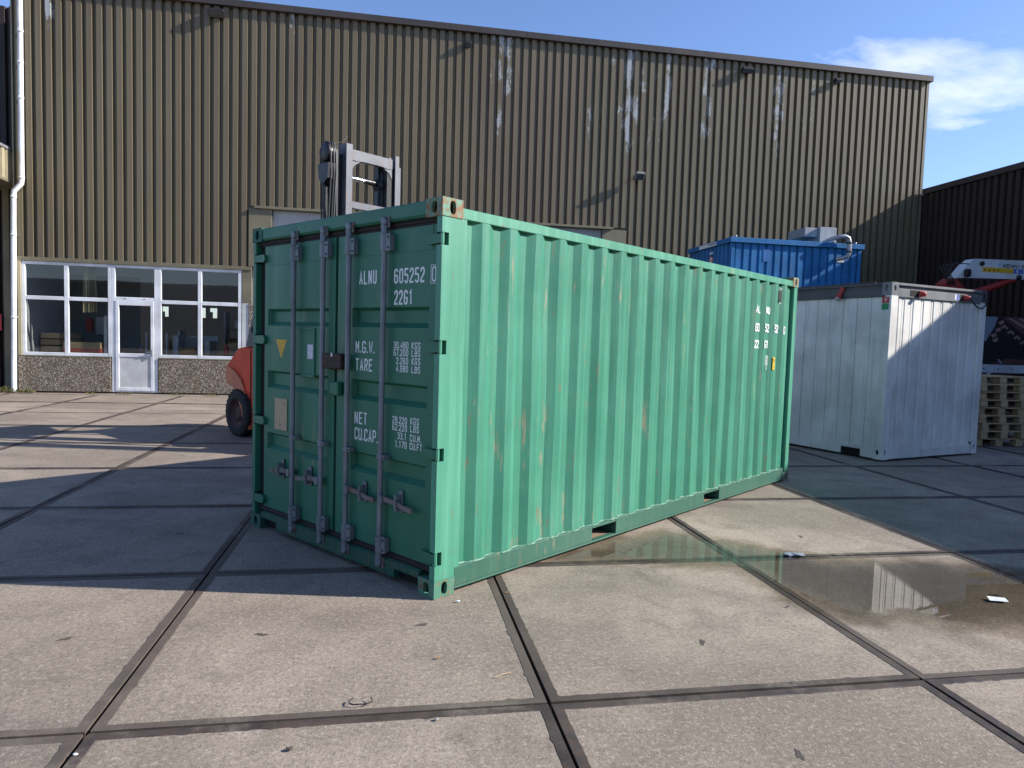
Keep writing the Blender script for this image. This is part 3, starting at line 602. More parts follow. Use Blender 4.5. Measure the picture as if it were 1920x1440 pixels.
# ------------------------------------------------------------------ stencil lettering
GLY = {
 '0': [[(.28, 0), (.72, 0), (1, .12), (1, .88), (.72, 1), (.28, 1), (0, .88), (0, .12), (.28, 0)]], '1': [[(.15, .82), (.55, 1), (.55, 0)]],
 '2': [[(0, .78), (0, .88), (.28, 1), (.72, 1), (1, .88), (1, .64), (0, .1), (0, 0), (1, 0)]], '3': [[(0, .86), (.28, 1), (.72, 1), (1, .88), (1, .63), (.72, .53), (1, .42), (1, .12), (.72, 0), (.28, 0), (0, .14)], [(.72, .53), (.36, .53)]],
 '4': [[(.78, 0), (.78, 1), (0, .28), (1, .28)]], '5': [[(1, 1), (0, 1), (0, .57), (.72, .57), (1, .46), (1, .12), (.72, 0), (.28, 0), (0, .12)]],
 '6': [[(1, .86), (.72, 1), (.28, 1), (0, .88), (0, .12), (.28, 0), (.72, 0), (1, .12), (1, .44), (.72, .55), (.06, .55)]], '7': [[(0, 1), (1, 1), (.35, 0)]],
 '8': [[(.28, 0), (.72, 0), (1, .12), (1, .42), (.72, .53), (1, .64), (1, .88), (.72, 1), (.28, 1), (0, .88), (0, .64), (.28, .53), (0, .42), (0, .12), (.28, 0)], [(.28, .53), (.72, .53)]],
 '9': [[(0, .14), (.28, 0), (.72, 0), (1, .12), (1, .88), (.72, 1), (.28, 1), (0, .88), (0, .56), (.28, .45), (.94, .45)]],
 'A': [[(0, 0), (.5, 1), (1, 0)], [(.22, .3), (.78, .3)]], 'B': [[(0, 0), (0, 1), (.7, 1), (1, .9), (1, .64), (.7, .53), (1, .42), (1, .1), (.7, 0), (0, 0)], [(.06, .53), (.66, .53)]],
 'C': [[(1, .78), (1, .88), (.72, 1), (.28, 1), (0, .88), (0, .12), (.28, 0), (.72, 0), (1, .12), (1, .22)]], 'E': [[(1, 1), (0, 1), (0, 0), (1, 0)], [(.06, .52), (.8, .52)]], 'F': [[(1, 1), (0, 1), (0, 0)], [(.06, .52), (.8, .52)]],
 'G': [[(1, .8), (1, .88), (.72, 1), (.28, 1), (0, .88), (0, .12), (.28, 0), (.72, 0), (1, .12), (1, .45), (.55, .45)]], 'I': [[(.5, 0), (.5, 1)]], 'K': [[(0, 0), (0, 1)], [(1, 1), (.08, .45), (1, 0)]], 'L': [[(0, 1), (0, 0), (1, 0)]],
 'M': [[(0, 0), (0, 1)], [(.06, .95), (.5, .35), (.94, .95)], [(1, 1), (1, 0)]], 'N': [[(0, 0), (0, 1)], [(.05, .96), (.95, .04)], [(1, 0), (1, 1)]], 'P': [[(0, 0), (0, 1), (.72, 1), (1, .88), (1, .58), (.72, .46), (.06, .46)]], 'R': [[(0, 0), (0, 1), (.72, 1), (1, .88), (1, .6), (.72, .48), (.06, .48)], [(.5, .45), (1, 0)]],
 'S': [[(1, .8), (1, .88), (.72, 1), (.28, 1), (0, .88), (0, .63), (1, .38), (1, .12), (.72, 0), (.28, 0), (0, .12), (0, .2)]], 'T': [[(0, 1), (1, 1)], [(.5, .96), (.5, 0)]], 'U': [[(0, 1), (0, .12), (.28, 0), (.72, 0), (1, .12), (1, 1)]], 'W': [[(0, 1), (.22, 0), (.5, .7), (.78, 0), (1, 1)]],
 '.': [[(0, 0), (0, .09)]]}
def strokes(m, text, O, U, V, N, h, adv, cw, sw):
    """text drawn as flat mitred strokes on the plane (O,U,V), N the outward normal"""
    O, U, V, N = Vector(O), Vector(U), Vector(V), Vector(N); x = 0
    for ch in text:
        if ch == ' ': x += adv; continue
        g = GLY[ch]; w = 0 if ch == '.' else cw
        for li, ln in enumerate(g):
            p = [Vector((x + sw / 2 + a * (w - sw if w else 0), sw / 2 + b * (h - sw))) for a, b in ln]
            closed = (p[0] - p[-1]).length < 1e-6 and len(p) > 2
            if closed: p = p[:-1]
            n = len(p); L = []; Rr = []
            for i in range(n):
                d0 = (p[i] - p[i - 1]).normalized() if (i > 0 or closed) else None
                d1 = (p[(i + 1) % n] - p[i]).normalized() if (i < n - 1 or closed) else None
                if d0 is None: d0 = d1
                if d1 is None: d1 = d0
                t = (d0 + d1); t = t.normalized() if t.length > 1e-6 else d0
                nn = Vector((-t.y, t.x)); k = max(.45, nn.dot(Vector((-d1.y, d1.x)))); q = nn * (sw / 2 / k)
                e = Vector((0, 0))
                if not closed and i == 0: e = -d1 * sw * .3
                if not closed and i == n - 1: e = d0 * sw * .3
                L.append(p[i] + q + e); Rr.append(p[i] - q + e)
            W3 = lambda q: O + U * q.x + V * q.y + N * (.0009 + .0003 * li)
            for i in range(n if closed else n - 1):
                j = (i + 1) % n; m.quad(W3(Rr[i]), W3(Rr[j]), W3(L[j]), W3(L[i]))
        x += adv * (.42 if ch == '.' else 1)
    return x

# ------------------------------------------------------------------ the green shipping container
CL, CW, CH = 6.058, 2.438, 2.591; CYAW2 = .6564
gc = thing('shipping_container', 'large green corrugated shipping container standing in the middle of the yard', 'container', (.3181, 4.4432, 0), CYAW2)
def hole_face(m, O, U, V, w, h, cx, cy, rx, ry, N, depth):
    """rectangle O + U*w, V*h with a stadium-shaped hole and a short tunnel inwards (-N)"""
    O, U, V, N = Vector(O), Vector(U), Vector(V), Vector(N)
    ang = [2 * math.pi * k / 28 for k in range(28)] + [math.atan2(b - cy, a - cx) % (2 * math.pi) for a, b in ((0, 0), (w, 0), (w, h), (0, h))]
    ang = sorted(ang); ov = []; rc = []
    for a in ang:
        c, s = math.cos(a), math.sin(a); k = 1 / ((abs(c) / rx) ** 2.6 + (abs(s) / ry) ** 2.6) ** (1 / 2.6)
        ov.append((cx + c * k, cy + s * k)); t = 1e9
        if c > 1e-9: t = min(t, (w - cx) / c)
        if c < -1e-9: t = min(t, -cx / c)
        if s > 1e-9: t = min(t, (h - cy) / s)
        if s < -1e-9: t = min(t, -cy / s)
        rc.append((cx + c * t, cy + s * t))
    P = lambda q, d=0: O + U * q[0] + V * q[1] - N * d
    n = len(ang)
    m.add([P(q) for q in rc] + [P(q) for q in ov] + [P(q, depth) for q in ov], [(i, (i + 1) % n, n + (i + 1) % n, n + i) for i in range(n)] + [(n + i, n + (i + 1) % n, 2 * n + (i + 1) % n, 2 * n + i) for i in range(n)])
def casting(ix, iy, iz, mat):
    x0 = -.006 if ix == 0 else CL - .172; x1 = x0 + .178; y0 = -.006 if iy == 0 else CW - .156; y1 = y0 + .162; z0 = 0 if iz == 0 else CH - .118 + .004; z1 = z0 + .118
    m = MB(); nx = -1 if ix == 0 else 1; ny = -1 if iy == 0 else 1
    X = x0 if ix == 0 else x1; Yv = y0 if iy == 0 else y1
    if ix == 0: hole_face(m, (X, y1, z0), (0, -1, 0), (0, 0, 1), .162, .118, .081, .058, .029, .040, (nx, 0, 0), .03)
    else: hole_face(m, (X, y0, z0), (0, 1, 0), (0, 0, 1), .162, .118, .081, .058, .029, .040, (nx, 0, 0), .03)
    if iy == 0: hole_face(m, (x0, Yv, z0), (1, 0, 0), (0, 0, 1), .178, .118, .089, .059, .026, .043, (0, ny, 0), .03)
    else: hole_face(m, (x1, Yv, z0), (-1, 0, 0), (0, 0, 1), .178, .118, .089, .059, .026, .043, (0, ny, 0), .03)
    ox = x1 if ix == 0 else x0; oy = y1 if iy == 0 else y0
    m.quad((ox, y0, z0), (ox, y1, z0), (ox, y1, z1), (ox, y0, z1)); m.quad((x0, oy, z0), (x1, oy, z0), (x1, oy, z1), (x0, oy, z1))
    m.quad((x0, y0, z0), (x0, y1, z0), (x1, y1, z0), (x1, y0, z0)); m.quad((x0, y0, z1), (x1, y0, z1), (x1, y1, z1), (x0, y1, z1))
    m.build('corner_casting', mat, gc)
for ix in (0, 1):
    for iy in (0, 1):
        for iz in (0, 1): casting(ix, iy, iz, GRUST3 if (ix, iy, iz) == (0, 0, 0) else GRUST if iy == 0 else GRUST2)
# corner posts; the door-end posts are notched where the hinge lugs sit
HZ = [(.215, .305), (.905, .99), (1.60, 1.69), (2.295, 2.375)]
def door_post(y0, y1, out, mat):
    m = MB(); zs = [.118]
    for a, b in HZ: zs += [a, b]
    zs.append(CH - .114)
    for k in range(0, len(zs), 2): m.box(0, .215, y0, y1, zs[k], zs[k + 1])
    for a, b in HZ: m.box(.058, .215, y0, y1, a, b)
    p = m.build('corner_post', mat, gc)
    yin = y1 if out < 0 else y0
    for a, b in HZ:
        B('hinge_slot', DARK, p, .004, .057, yin - .012 if out < 0 else yin + .002, yin - .002 if out < 0 else yin + .012, a, b)
        ko = y0 if out < 0 else y1
        MB().tube([(.014, ko + .013 * -out, a + .002), (.014, ko + .013 * -out, b - .002)], .012, 10).build('hinge_knuckle', mat, p)
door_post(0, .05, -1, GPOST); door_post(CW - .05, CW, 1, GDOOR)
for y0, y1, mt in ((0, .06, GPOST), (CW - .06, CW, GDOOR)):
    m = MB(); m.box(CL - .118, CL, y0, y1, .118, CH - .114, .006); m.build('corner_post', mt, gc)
# corrugated side walls
def side_wall(yo, sg, mat):
    P = [(.215, .0), (.222, .036), (.292, .036)]; k = 0
    while True:
        a = .36 + k * .278
        if a + .215 > 5.87: break
        P += [(a, .002), (a + .071, .002), (a + .139, .036), (a + .210, .036)]; k += 1
    P = [p for p in P if p[0] < 5.80] + [(5.82, .036), (5.94, .045)]
    m = MB(); nz = 22; dr_ = random.Random(40 + sg); dents = [(dr_.uniform(.5, 5.6), dr_.uniform(.3, 2.3), dr_.uniform(.08, .3), dr_.uniform(.25, .7), dr_.uniform(-.006, .014)) for _ in range(22)]
    # slight dents so that the long wall is not perfectly flat
    r = random.Random(3 + sg); zz = [.17 + (2.48 - .17) * i / nz for i in range(nz + 1)]
    V = []
    for z in zz:
        for i, p in enumerate(P):
            d = 0 if z in (zz[0], zz[-1]) else r.gauss(0, .0005) + sum(e * math.exp(-((p[0] - a_) / rx) ** 2 - ((z - b_) / rz) ** 2) for a_, b_, rx, rz, e in dents)
            V.append((p[0] + (0 if i in (0, len(P) - 1) else r.gauss(0, .0004)), yo - sg * (p[1] + d), z))
    n = len(P); m.add(V, [(j * n + i, j * n + i + 1, (j + 1) * n + i + 1, (j + 1) * n + i) if sg < 0 else (j * n + i + 1, j * n + i, (j + 1) * n + i, (j + 1) * n + i + 1) for j in range(nz) for i in range(n - 1)])
    return m.build('side_wall', mat, gc)
sw_r = side_wall(0, -1, GREEN); side_wall(CW, 1, GREEN)
for y0, y1, mt in ((-.001, .062, GPOST), (CW - .062, CW + .001, GDOOR)):
    B('top_rail', mt, gc, .173, 5.884, y0, y1, 2.478, 2.548, .004)
RAIL = m_green('green_bottom_rail', (.034, .108, .074), (.046, .132, .092), .5, 1.8)
for y0, y1, o_ in ((-.002, .045, -1), (CW - .045, CW + .002, 1)):
    m = MB()
    for a, b in ((.173, 1.745), (2.10, 3.742), (4.092, 5.885)): m.box(a, b, y0, y1, .046, .176, .003)
    m.box(1.746, 2.099, y0 + .004, y1 - .004, .150, .175); m.box(3.743, 4.091, y0 + .004, y1 - .004, .150, .175)
    br = m.build('bottom_rail', RAIL, gc)
    B('rail_lip', RAIL, br, .173, 5.885, y0 - .006 if o_ < 0 else y0, y1 if o_ < 0 else y1 + .006, .030, .0455, .002)
for a, b in ((1.745, 2.10), (3.742, 4.092)):
    m = MB(); m.box(a - .006, a + .0, .046, CW - .046, .046, .160); m.box(b, b + .006, .046, CW - .046, .046, .160); m.box(a, b, .046, CW - .046, .160, .166); m.build('fork_pocket', GRUST2, gc); B('pocket_plate', POCK, gc, a + .001, b - .001, .046, CW - .046, .031, .040)
m = MB(); m.box(.10, 5.93, .05, CW - .05, .167, .19); m.box(.2, 1.73, .3, CW - .3, .05, .165); m.box(2.12, 3.72, .3, CW - .3, .05, .165); m.box(4.11, 5.8, .3, CW - .3, .05, .165); m.build('floor', BLACK, gc)
wb = MB(); PP = [(.222, .030), (.292, .030)]
for k in range(20): a = .36 + k * .278; PP += [(a, -.004), (a + .071, -.004), (a + .139, .030), (a + .210, .030)]
PP = [p for p in PP if p[0] < 5.84]; wr = random.Random(6); QQ = []
for p, p2 in zip(PP[:-1], PP[1:]):
    for t_ in (0, .34, .67): QQ.append((p[0] + (p2[0] - p[0]) * t_, p[1] + (p2[1] - p[1]) * t_, .186 + wr.uniform(-.004, .005)))
for p, p2 in zip(QQ[:-1], QQ[1:]):
    wb.quad((p[0], p[1] - .006, .1765), (p2[0], p2[1] - .006, .1765), (p2[0], p2[1], p2[2]), (p[0], p[1], p[2]))
wb.build('weld_bead', m_rusty('pale_weld_bead', (.12, .25, .18), (.05, .17, .115), .7), sw_r)
# roof sheet and blind end
m = MB(); m.box(.10, CL - .06, .06, CW - .06, 2.52, 2.545)
for k in range(26): m.box(.25 + k * .215, .25 + k * .215 + .1, .12, CW - .12, 2.545, 2.562, .008)
m.build('roof', GREEN, gc)
link('end_wall', sheet_mesh('end_wall', GREEN, 8, .17, 2.48, .27, .11, .06, .045), gc, (CL - .03, .13, 0), (0, 0, math.pi / 2))
B('end_header', GREEN, gc, CL - .06, CL, .172, CW - .172, 2.478, 2.588, .005); B('end_sill', RAIL, gc, CL - .06, CL, .172, CW - .172, .03, .172, .005)
# door end: header, sill, gaskets
m = MB(); m.prism([(.012, 2.484), (.0, 2.50), (.0, 2.575), (.012, 2.588), (.11, 2.588), (.11, 2.484)], 'xz', .158, CW - .158); m.build('door_header', GDOOR, gc)
m = MB(); m.prism([(.004, .036), (.0, .05), (.0, .142), (.02, .153), (.11, .153), (.11, .036)], 'xz', .42, CW - .42)
m.prism([(.004, .098), (.0, .105), (.0, .142), (.02, .153), (.11, .153), (.11, .098)], 'xz', .158, .4195); m.prism([(.004, .098), (.0, .105), (.0, .142), (.02, .153), (.11, .153), (.11, .098)], 'xz', CW - .4195, CW - .158)
sill = m.build('door_sill', m_green('green_sill', (.014, .07, .045), (.022, .092, .06), .8, 1.6), gc)
B('sill_pocket', DARK, sill, .05, .1, .158, .4195, .036, .0978); B('sill_pocket', DARK, sill, .05, .1, CW - .4195, CW - .158, .036, .0978)
m = MB(); m.box(.035, .09, .051, CW - .051, 2.436, 2.4835); m.box(.035, .09, .051, CW - .051, .1535, .198); m.box(.05, .09, 1.186, 1.222, .198, 2.436); m.box(.055, .09, 2.29, CW - .051, .198, 2.436); m.box(.055, .09, .051, .082, .198, 2.436); m.build('door_gasket', GASK, gc)
m = MB(); m.tube([(.034, .06, 2.462), (.034, CW - .06, 2.462)], .012, 8); m.tube([(.034, .06, .176), (.034, CW - .06, .176)], .011, 8); m.tube([(.044, 1.196, .2), (.044, 1.196, 2.43)], .008, 8); m.build('door_gasket', GASK, gc)
BANDS = [(1.907, 1.765), (1.385, 1.235), (.853, .708)]
def door_leaf(w0, w1, r0, r1):
    """flat face at x=.03 with three pressed horizontal recesses between w=r0..r1"""
    xf = .03; D = .042; m = MB()
    zs = [2.434]; segs = []
    for t, b in BANDS:
        segs.append(('f', zs[-1], t)); segs.append(('b', t, b)); zs.append(b)
    segs.append(('f', zs[-1], .20))
    q = lambda w_a, w_b, z_a, z_b, xa=xf, xb=xf: m.quad((xa, w_b, z_a), (xa, w_a, z_a), (xb, w_a, z_b), (xb, w_b, z_b))
    for kind, t, b in segs:
        if kind == 'f': q(w0, w1, b, t)
        else:
            q(w0, r0, b, t); q(r1, w1, b, t)
            t1, b1 = t - .022, b + .034; a, c = r0 + .016, r1 - .016
            m.quad((xf + D, c, t1), (xf + D, a, t1), (xf, r0, t), (xf, r1, t)); m.quad((xf + D, c, b1), (xf + D, a, b1), (xf + D, a, t1), (xf + D, c, t1))
            m.quad((xf, r1, b), (xf, r0, b), (xf + D, a, b1), (xf + D, c, b1))
            m.quad((xf + D, a, b1), (xf, r0, b), (xf, r0, t), (xf + D, a, t1)); m.quad((xf, r1, b), (xf + D, c, b1), (xf + D, c, t1), (xf, r1, t))
    for w in (w0, w1): m.quad((xf, w, .20), (.085, w, .20), (.085, w, 2.434), (xf, w, 2.434))
    m.quad((xf, w0, 2.434), (xf, w1, 2.434), (.085, w1, 2.434), (.085, w0, 2.434)); m.quad((xf, w0, .20), (.085, w0, .20), (.085, w1, .20), (xf, w1, .20))
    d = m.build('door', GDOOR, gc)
    B('reinforcing_plate', GDOOR, d, .0265, .0298, w0 + .03, w1 - .03, 2.275, 2.43)
    return d
dR = door_leaf(.084, 1.188, .145, 1.0); dL = door_leaf(1.222, 2.288, 1.31, 2.232)
for a, b in HZ:                                           # hinge lugs on both leaves
    for d, wa, wb in ((dR, .006, .14), (dL, CW - .006, 2.265)):
        z0, z1 = a + .012, b - .012; m = MB()
        m.prism([(wa, z0), (wb, z0 - .004), (wb + (.02 if wa < 1 else -.02), (z0 + z1) / 2 - .015), (wb + (.02 if wa < 1 else -.02), (z0 + z1) / 2 + .015), (wb, z1 + .004), (wa, z1)], 'yz', .0, .0262); m.build('hinge', GDOOR, d)
# locking gear
BX = -.012
for w, dw, door in ((.576, -1, dR), (.993, -1, dR), (1.329, 1, dL), (1.750, 1, dL)):
    lb = MB().tube([(BX, w, .12), (BX, w, 2.46)], .019, 14).build('locking_bar', BARM, gc)
    for z0, z1, zt in ((2.285, 2.405, 2.52), (.185, .305, .078)):
        m = MB(); m.box(-.022, -.008, w - .070, w - .01, z0, z1, .004); m.box(-.010, .0262, w - .066, w - .048, z0 + .006, z1 - .006, .003); m.tube([(BX, w, z0 + .004), (BX, w, z1 - .004)], .028, 14); m.build('bracket', BARM, lb)
        for zz in (z0 + .025, z1 - .025): MB().tube([(-.0265, w - .052, zz), (-.02, w - .052, zz)], .008, 8).build('rivet', BLACK, lb)
        s_ = 1 if zt > 1 else -1
        m = MB(); m.tube([(BX, w, (z1 if s_ > 0 else z0)), (BX, w, zt - s_ * .02)], .025, 12, True, .02); m.box(BX - .022, BX + .024, w - .034, w + .018, zt - s_ * .055, zt - s_ * .018, .006); m.box(BX - .012, BX + .016, w - .008, w + .036, zt - s_ * .04, zt, .006); m.build('cam_head', BARM, lb)
        MB().box(-.012, .002, w - .047, w - .028, zt - s_ * .075, zt - s_ * .0, .003).build('cam_keeper', RUSTBAR, lb); MB().box(-.012, .002, w + .034, w + .05, zt - s_ * .075, zt, .003).build('cam_keeper', RUSTBAR, lb)
    m = MB(); m.box(BX - .02, .0262, w - .062, w + .026, .848, .882, .004); m.build('bar_clamp', BARM, lb)
    m = MB(); m.tube([(BX - .024, w - .045, .865), (BX - .019, w - .045, .865)], .008, 8); m.build('rivet', BLACK, lb)
    # handle reaching sideways, with its catch
    e = w + dw * .355; m = MB(); m.box(BX - .03, BX + .018, w + dw * .008, w + dw * .05, .54, .60, .005); m.build('handle_hub', BARM, lb)
    m = MB(); pts = [(.045, .578), (.12, .572), (.20, .566), (.27, .548), (.355, .545)]
    for (s0, za), (s1, zb) in zip(pts[:-1], pts[1:]):
        m.add([(BX - .012, w + dw * s0, za - .017), (BX - .012, w + dw * s1, zb - .017), (BX - .012, w + dw * s1, zb + .017), (BX - .012, w + dw * s0, za + .017), (BX - .002, w + dw * s0, za - .017), (BX - .002, w + dw * s1, zb - .017), (BX - .002, w + dw * s1, zb + .017), (BX - .002, w + dw * s0, za + .017)], [(0, 1, 2, 3), (4, 7, 6, 5), (0, 4, 5, 1), (3, 2, 6, 7), (0, 3, 7, 4), (1, 5, 6, 2)])
    m.build('handle', RUSTBAR, lb)
    cw_ = w + dw * .195; m = MB(); m.box(.012, .0262, cw_ - .020, cw_ + .020, .50, .655, .004); m.box(BX - .02, .012, cw_ - .012, cw_ + .012, .592, .625, .004); m.box(BX - .02, .012, cw_ - .012, cw_ + .012, .515, .54, .004); m.tube([(BX - .018, cw_, .512), (BX - .022, cw_, .63)], .008, 8); m.build('handle_catch', BARM, lb)
m = MB(); m.box(-.03, .0262, 1.168, 1.305, 1.447, 1.566, .008); m.box(-.04, .0262, 1.045, 1.165, 1.45, 1.566, .008); m.build('lock_box', LOCKM, gc)
m = MB(); m.box(-.045, -.0405, 1.14, 1.165, 1.54, 1.57, .003); m.build('lock_tab', GALV, gc)
m = MB(); m.box(-.022, .0262, 1.10, 1.16, 1.252, 1.352, .006); m.box(-.010, .0262, 1.165, 1.23, 1.256, 1.348, .006); m.build('seal_bracket', GDOOR, gc)
m = MB(); m.box(.02, .0296, 1.49, 1.515, 1.36, 1.755, .003); m.box(.02, .0296, 1.515, 1.72, 1.735, 1.755, .003); m.box(.02, .0296, 1.50, 1.70, 1.36, 1.385, .003); m.build('document_frame', GDOOR, dL)
MB().add([(.0285, 2.094, 1.650), (.0285, 1.922, 1.650), (.0285, 2.008, 1.494)], [(0, 1, 2)]).build('warning_triangle', YEL, dL)
m = MB()
for k in range(6): m.box(.0275, .0283, 2.008 - .06 + k * .008, 2.008 + .06 - k * .008, 1.632 - k * .018, 1.637 - k * .018)
m.build('triangle_print', flat('sticker_print', (.42, .24, .02), .6), dL)
B('paper_sheet', PAPER, dL, .0285, .0295, 1.50, 1.603, 1.507, 1.622); B('data_plate', PLATE, dL, .024, .0295, 1.903, 2.102, .892, 1.158, .001)
# lettering on the right door: (text, w of left edge, z of baseline, height, advance, char width, stroke)
TX = [('ALNU', .920, 2.072, .100, .055, .043, .0135), ('605252', .516, 2.066, .102, .0555, .044, .0135), ('22G1', .511, 1.922, .100, .0525, .042, .0135),
      ('M.G.W.', .952, 1.578, .088, .057, .044, .0105), ('TARE', .950, 1.449, .090, .054, .042, .0115), ('30.480', .506, 1.624, .047, .0305, .024, .0064), ('KGS', .312, 1.624, .047, .0325, .025, .0064),
      ('67.200', .506, 1.573, .047, .0305, .024, .0064), ('LBS', .312, 1.573, .047, .0325, .025, .0064), ('2.260', .475, 1.517, .047, .0305, .024, .0064), ('KGS', .310, 1.519, .047, .0325, .025, .0064), ('4.980', .475, 1.464, .047, .0305, .024, .0064), ('LBS', .310, 1.463, .047, .0325, .025, .0064),
      ('NET', .953, 1.058, .090, .056, .042, .0115), ('CU.CAP.', .950, .940, .092, .050, .041, .0110), ('28.220', .505, 1.109, .048, .0305, .024, .0064), ('KGS', .310, 1.116, .048, .0325, .025, .0064), ('62.220', .503, 1.058, .048, .0305, .024, .0064), ('LBS', .310, 1.064, .048, .0325, .025, .0064),
      ('33.1', .447, 1.001, .048, .0305, .024, .0064), ('CU.M.', .312, 1.001, .048, .0325, .026, .0064), ('1.170', .472, .943, .048, .0305, .024, .0064), ('CU.FT.', .312, .945, .048, .0305, .025, .0064)]
for (t_, w, z, h, adv, cw2, sw) in TX:
    m = MB(); strokes(m, t_, (.0298, w, z), (0, -1, 0), (0, 0, 1), (-1, 0, 0), h, adv, cw2, sw); m.build('lettering', LET, dR)
m = MB(); strokes(m, '0', (.0298, .122, 2.066), (0, -1, 0), (0, 0, 1), (-1, 0, 0), .10, .05, .042, .0105)
for (wa, wb, za, zb) in ((.134, .129, 2.054, 2.176), (.071, .0665, 2.054, 2.176)): m.quad((.0289, wa, za), (.0289, wb, za), (.0289, wb, zb), (.0289, wa, zb))
for (za, zb) in ((2.054, 2.058), (2.172, 2.176)): m.quad((.0286, .1285, za), (.0286, .0715, za), (.0286, .0715, zb), (.0286, .1285, zb))
m.build('lettering', LET, dR)
# lettering across the corrugations of the lit side: one character per flat
def side_char(ch, k, inner, z, h, cw2=.058, sw=.018):
    a = .36 + k * .278 + (.139 if inner else 0) + (.071 - cw2) / 2
    m = MB(); strokes(m, ch, (a, (.036 if inner else .002) - .0035, z), (1, 0, 0), (0, 0, 1), (0, -1, 0), h, .06, cw2, sw); m.build('lettering', PURE, sw_r)
for i, ch in enumerate('ALNU'): side_char(ch, 16 + i // 2, i % 2, 2.10, .088)
for i, ch in enumerate('605252'): side_char(ch, 16 + i // 2, i % 2, 1.885, .100)
side_char('0', 19, 0, 1.872, .100)
for i, ch in enumerate('22G1'): side_char(ch, 16 + i // 2, i % 2, 1.693, .098)
side_char('E', 17, 1, 1.51, .075, .035, .011)
m = MB(); a = .36 + 17 * .278 + .139; y_ = .0315
for (x0, x1, z0, z1) in ((a, a + .007, 1.49, 1.605), (a + .064, a + .071, 1.49, 1.605), (a + .007, a + .064, 1.49, 1.497), (a + .007, a + .064, 1.598, 1.605)): m.quad((x0, y_, z0), (x1, y_, z0), (x1, y_, z1), (x0, y_, z1))
m.build('lettering', PURE, sw_r)
side_char('3', 17, 1, 1.44, .036, .026, .007)
ya = .36 + 18 * .278
B('yellow_plate', YEL, sw_r, ya + .004, ya + .066, -.004, -.001, 1.435, 1.588); m = MB(); strokes(m, '25', (ya + .012, -.0042, 1.53), (1, 0, 0), (0, 0, 1), (0, -1, 0), .035, .024, .018, .005); m.build('lettering', BLACK, sw_r)
B('side_vent', BLACK, sw_r, .36 + 18 * .278 + .09, .36 + 18 * .278 + .20, .006, .034, 2.27, 2.40, .006); B('vent_clip', GALV, sw_r, .36 + 18 * .278 + .10, .36 + 18 * .278 + .17, -.004, .005, 2.41, 2.43); B('vent_clip', GALV, sw_r, .36 + 18 * .278 + .10, .36 + 18 * .278 + .17, -.004, .005, 2.235, 2.255)

# ------------------------------------------------------------------ forklift behind the container
cC, cS = math.cos(CYAW2), math.sin(CYAW2)
fl = thing('forklift', 'orange forklift with raised grey mast parked behind the green container', 'forklift', (.3181 + 3.07 * cC - 6.138 * cS, 4.4432 + 3.07 * cS + 6.138 * cC, 0), CYAW2 - math.pi / 2)
def loft(m, secs, smooth=True):
    n = len(secs[0]); V = [p for s_ in secs for p in s_]
    F = [(i * n + k, i * n + (k + 1) % n, (i + 1) * n + (k + 1) % n, (i + 1) * n + k) for i in range(len(secs) - 1) for k in range(n)]
    m.add(V, F, smooth); m.add(secs[0], [tuple(reversed(range(n)))]); m.add(secs[-1], [tuple(range(n))])
# counterweight: side outline swept across with rounded flanks
out = [(-1.91, 1.16), (-1.90, .92), (-1.82, .85), (-1.62, .82), (-1.47, .72), (-1.33, .52), (-1.22, .26), (-1.10, .17), (-.2, .17), (-.2, 1.40), (-1.30, 1.47), (-1.52, 1.44), (-1.70, 1.31), (-1.80, 1.22)]
ctr = (-.9, .85)
secs = []
for y, k in ((-.655, .955), (-.64, .985), (-.60, 1.0), (0, 1.0), (.60, 1.0), (.64, .985), (.655, .955)):
    secs.append([(ctr[0] + (x - ctr[0]) * (k if x < ctr[0] else 1) - (.10 * (1 - (abs(y) / .66) ** 2) if x < -1.55 else 0), y, ctr[1] + (z - ctr[1]) * k) for x, z in out])
m = MB(); loft(m, secs, False); m.build('counterweight', ORANGE, fl)
FEND = paint('faded_orange_fender', (.62, .16, .075), .4, .15, (.25, .1, .06), 2)
for s_ in (-1, 1):
    m = MB(); m.prism([(-1.87, 1.13), (-1.86, .91), (-1.78, .835), (-1.61, .80), (-1.49, .70), (-1.355, .50), (-1.245, .24), (-1.15, .15), (-1.04, .15), (-1.10, .42), (-1.20, .72), (-1.34, .93), (-1.55, 1.06), (-1.75, 1.12)], 'xz', s_ * .60, s_ * .685); m.build('fender', FEND, fl)
    B('panel_gap', DARK, fl, -1.06, -1.045, s_ * .652, s_ * .664, .30, 1.42)
m = MB(); m.box(-1.15, .62, -.58, .58, .32, .95, .05); m.box(.15, .62, -.6, .6, .95, 1.15, .04); m.build('chassis', ORANGE, fl)
m = MB(); m.prism([(-1.34, 1.475), (-1.02, 1.475), (-.52, 2.86), (-.72, 2.88)], 'xz', -.60, -.50); gp = m.build('guard_leg', FLGREY, fl)
m = MB(); m.lathe([(0, .0), (0, .055), (.004, .055)], (-1.10, -.602, 1.74), (0, -1, 0), 14); m.build('grip_hole', DARK, gp)
m = MB(); m.prism([(-1.34, 1.475), (-1.02, 1.475), (-.52, 2.86), (-.72, 2.88)], 'xz', .50, .60); m.build('guard_leg', FLGREY, fl)
for s_ in (-1, 1): MB().tube([(.55, s_ * .55, 1.15), (.42, s_ * .52, 2.86)], .035, 8).build('guard_leg', FLGREY, fl)
m = MB(); m.box(-.78, .50, -.60, -.50, 2.83, 2.90, .01); m.box(-.78, .50, .50, .60, 2.83, 2.90, .01); m.box(-.78, -.66, -.5, .5, 2.835, 2.895); m.box(.38, .50, -.5, .5, 2.835, 2.895)
for k in range(8): m.box(-.62 + k * .13, -.55 + k * .13, -.5, .5, 2.84, 2.89)
m.build('overhead_guard', FLGREY, fl)
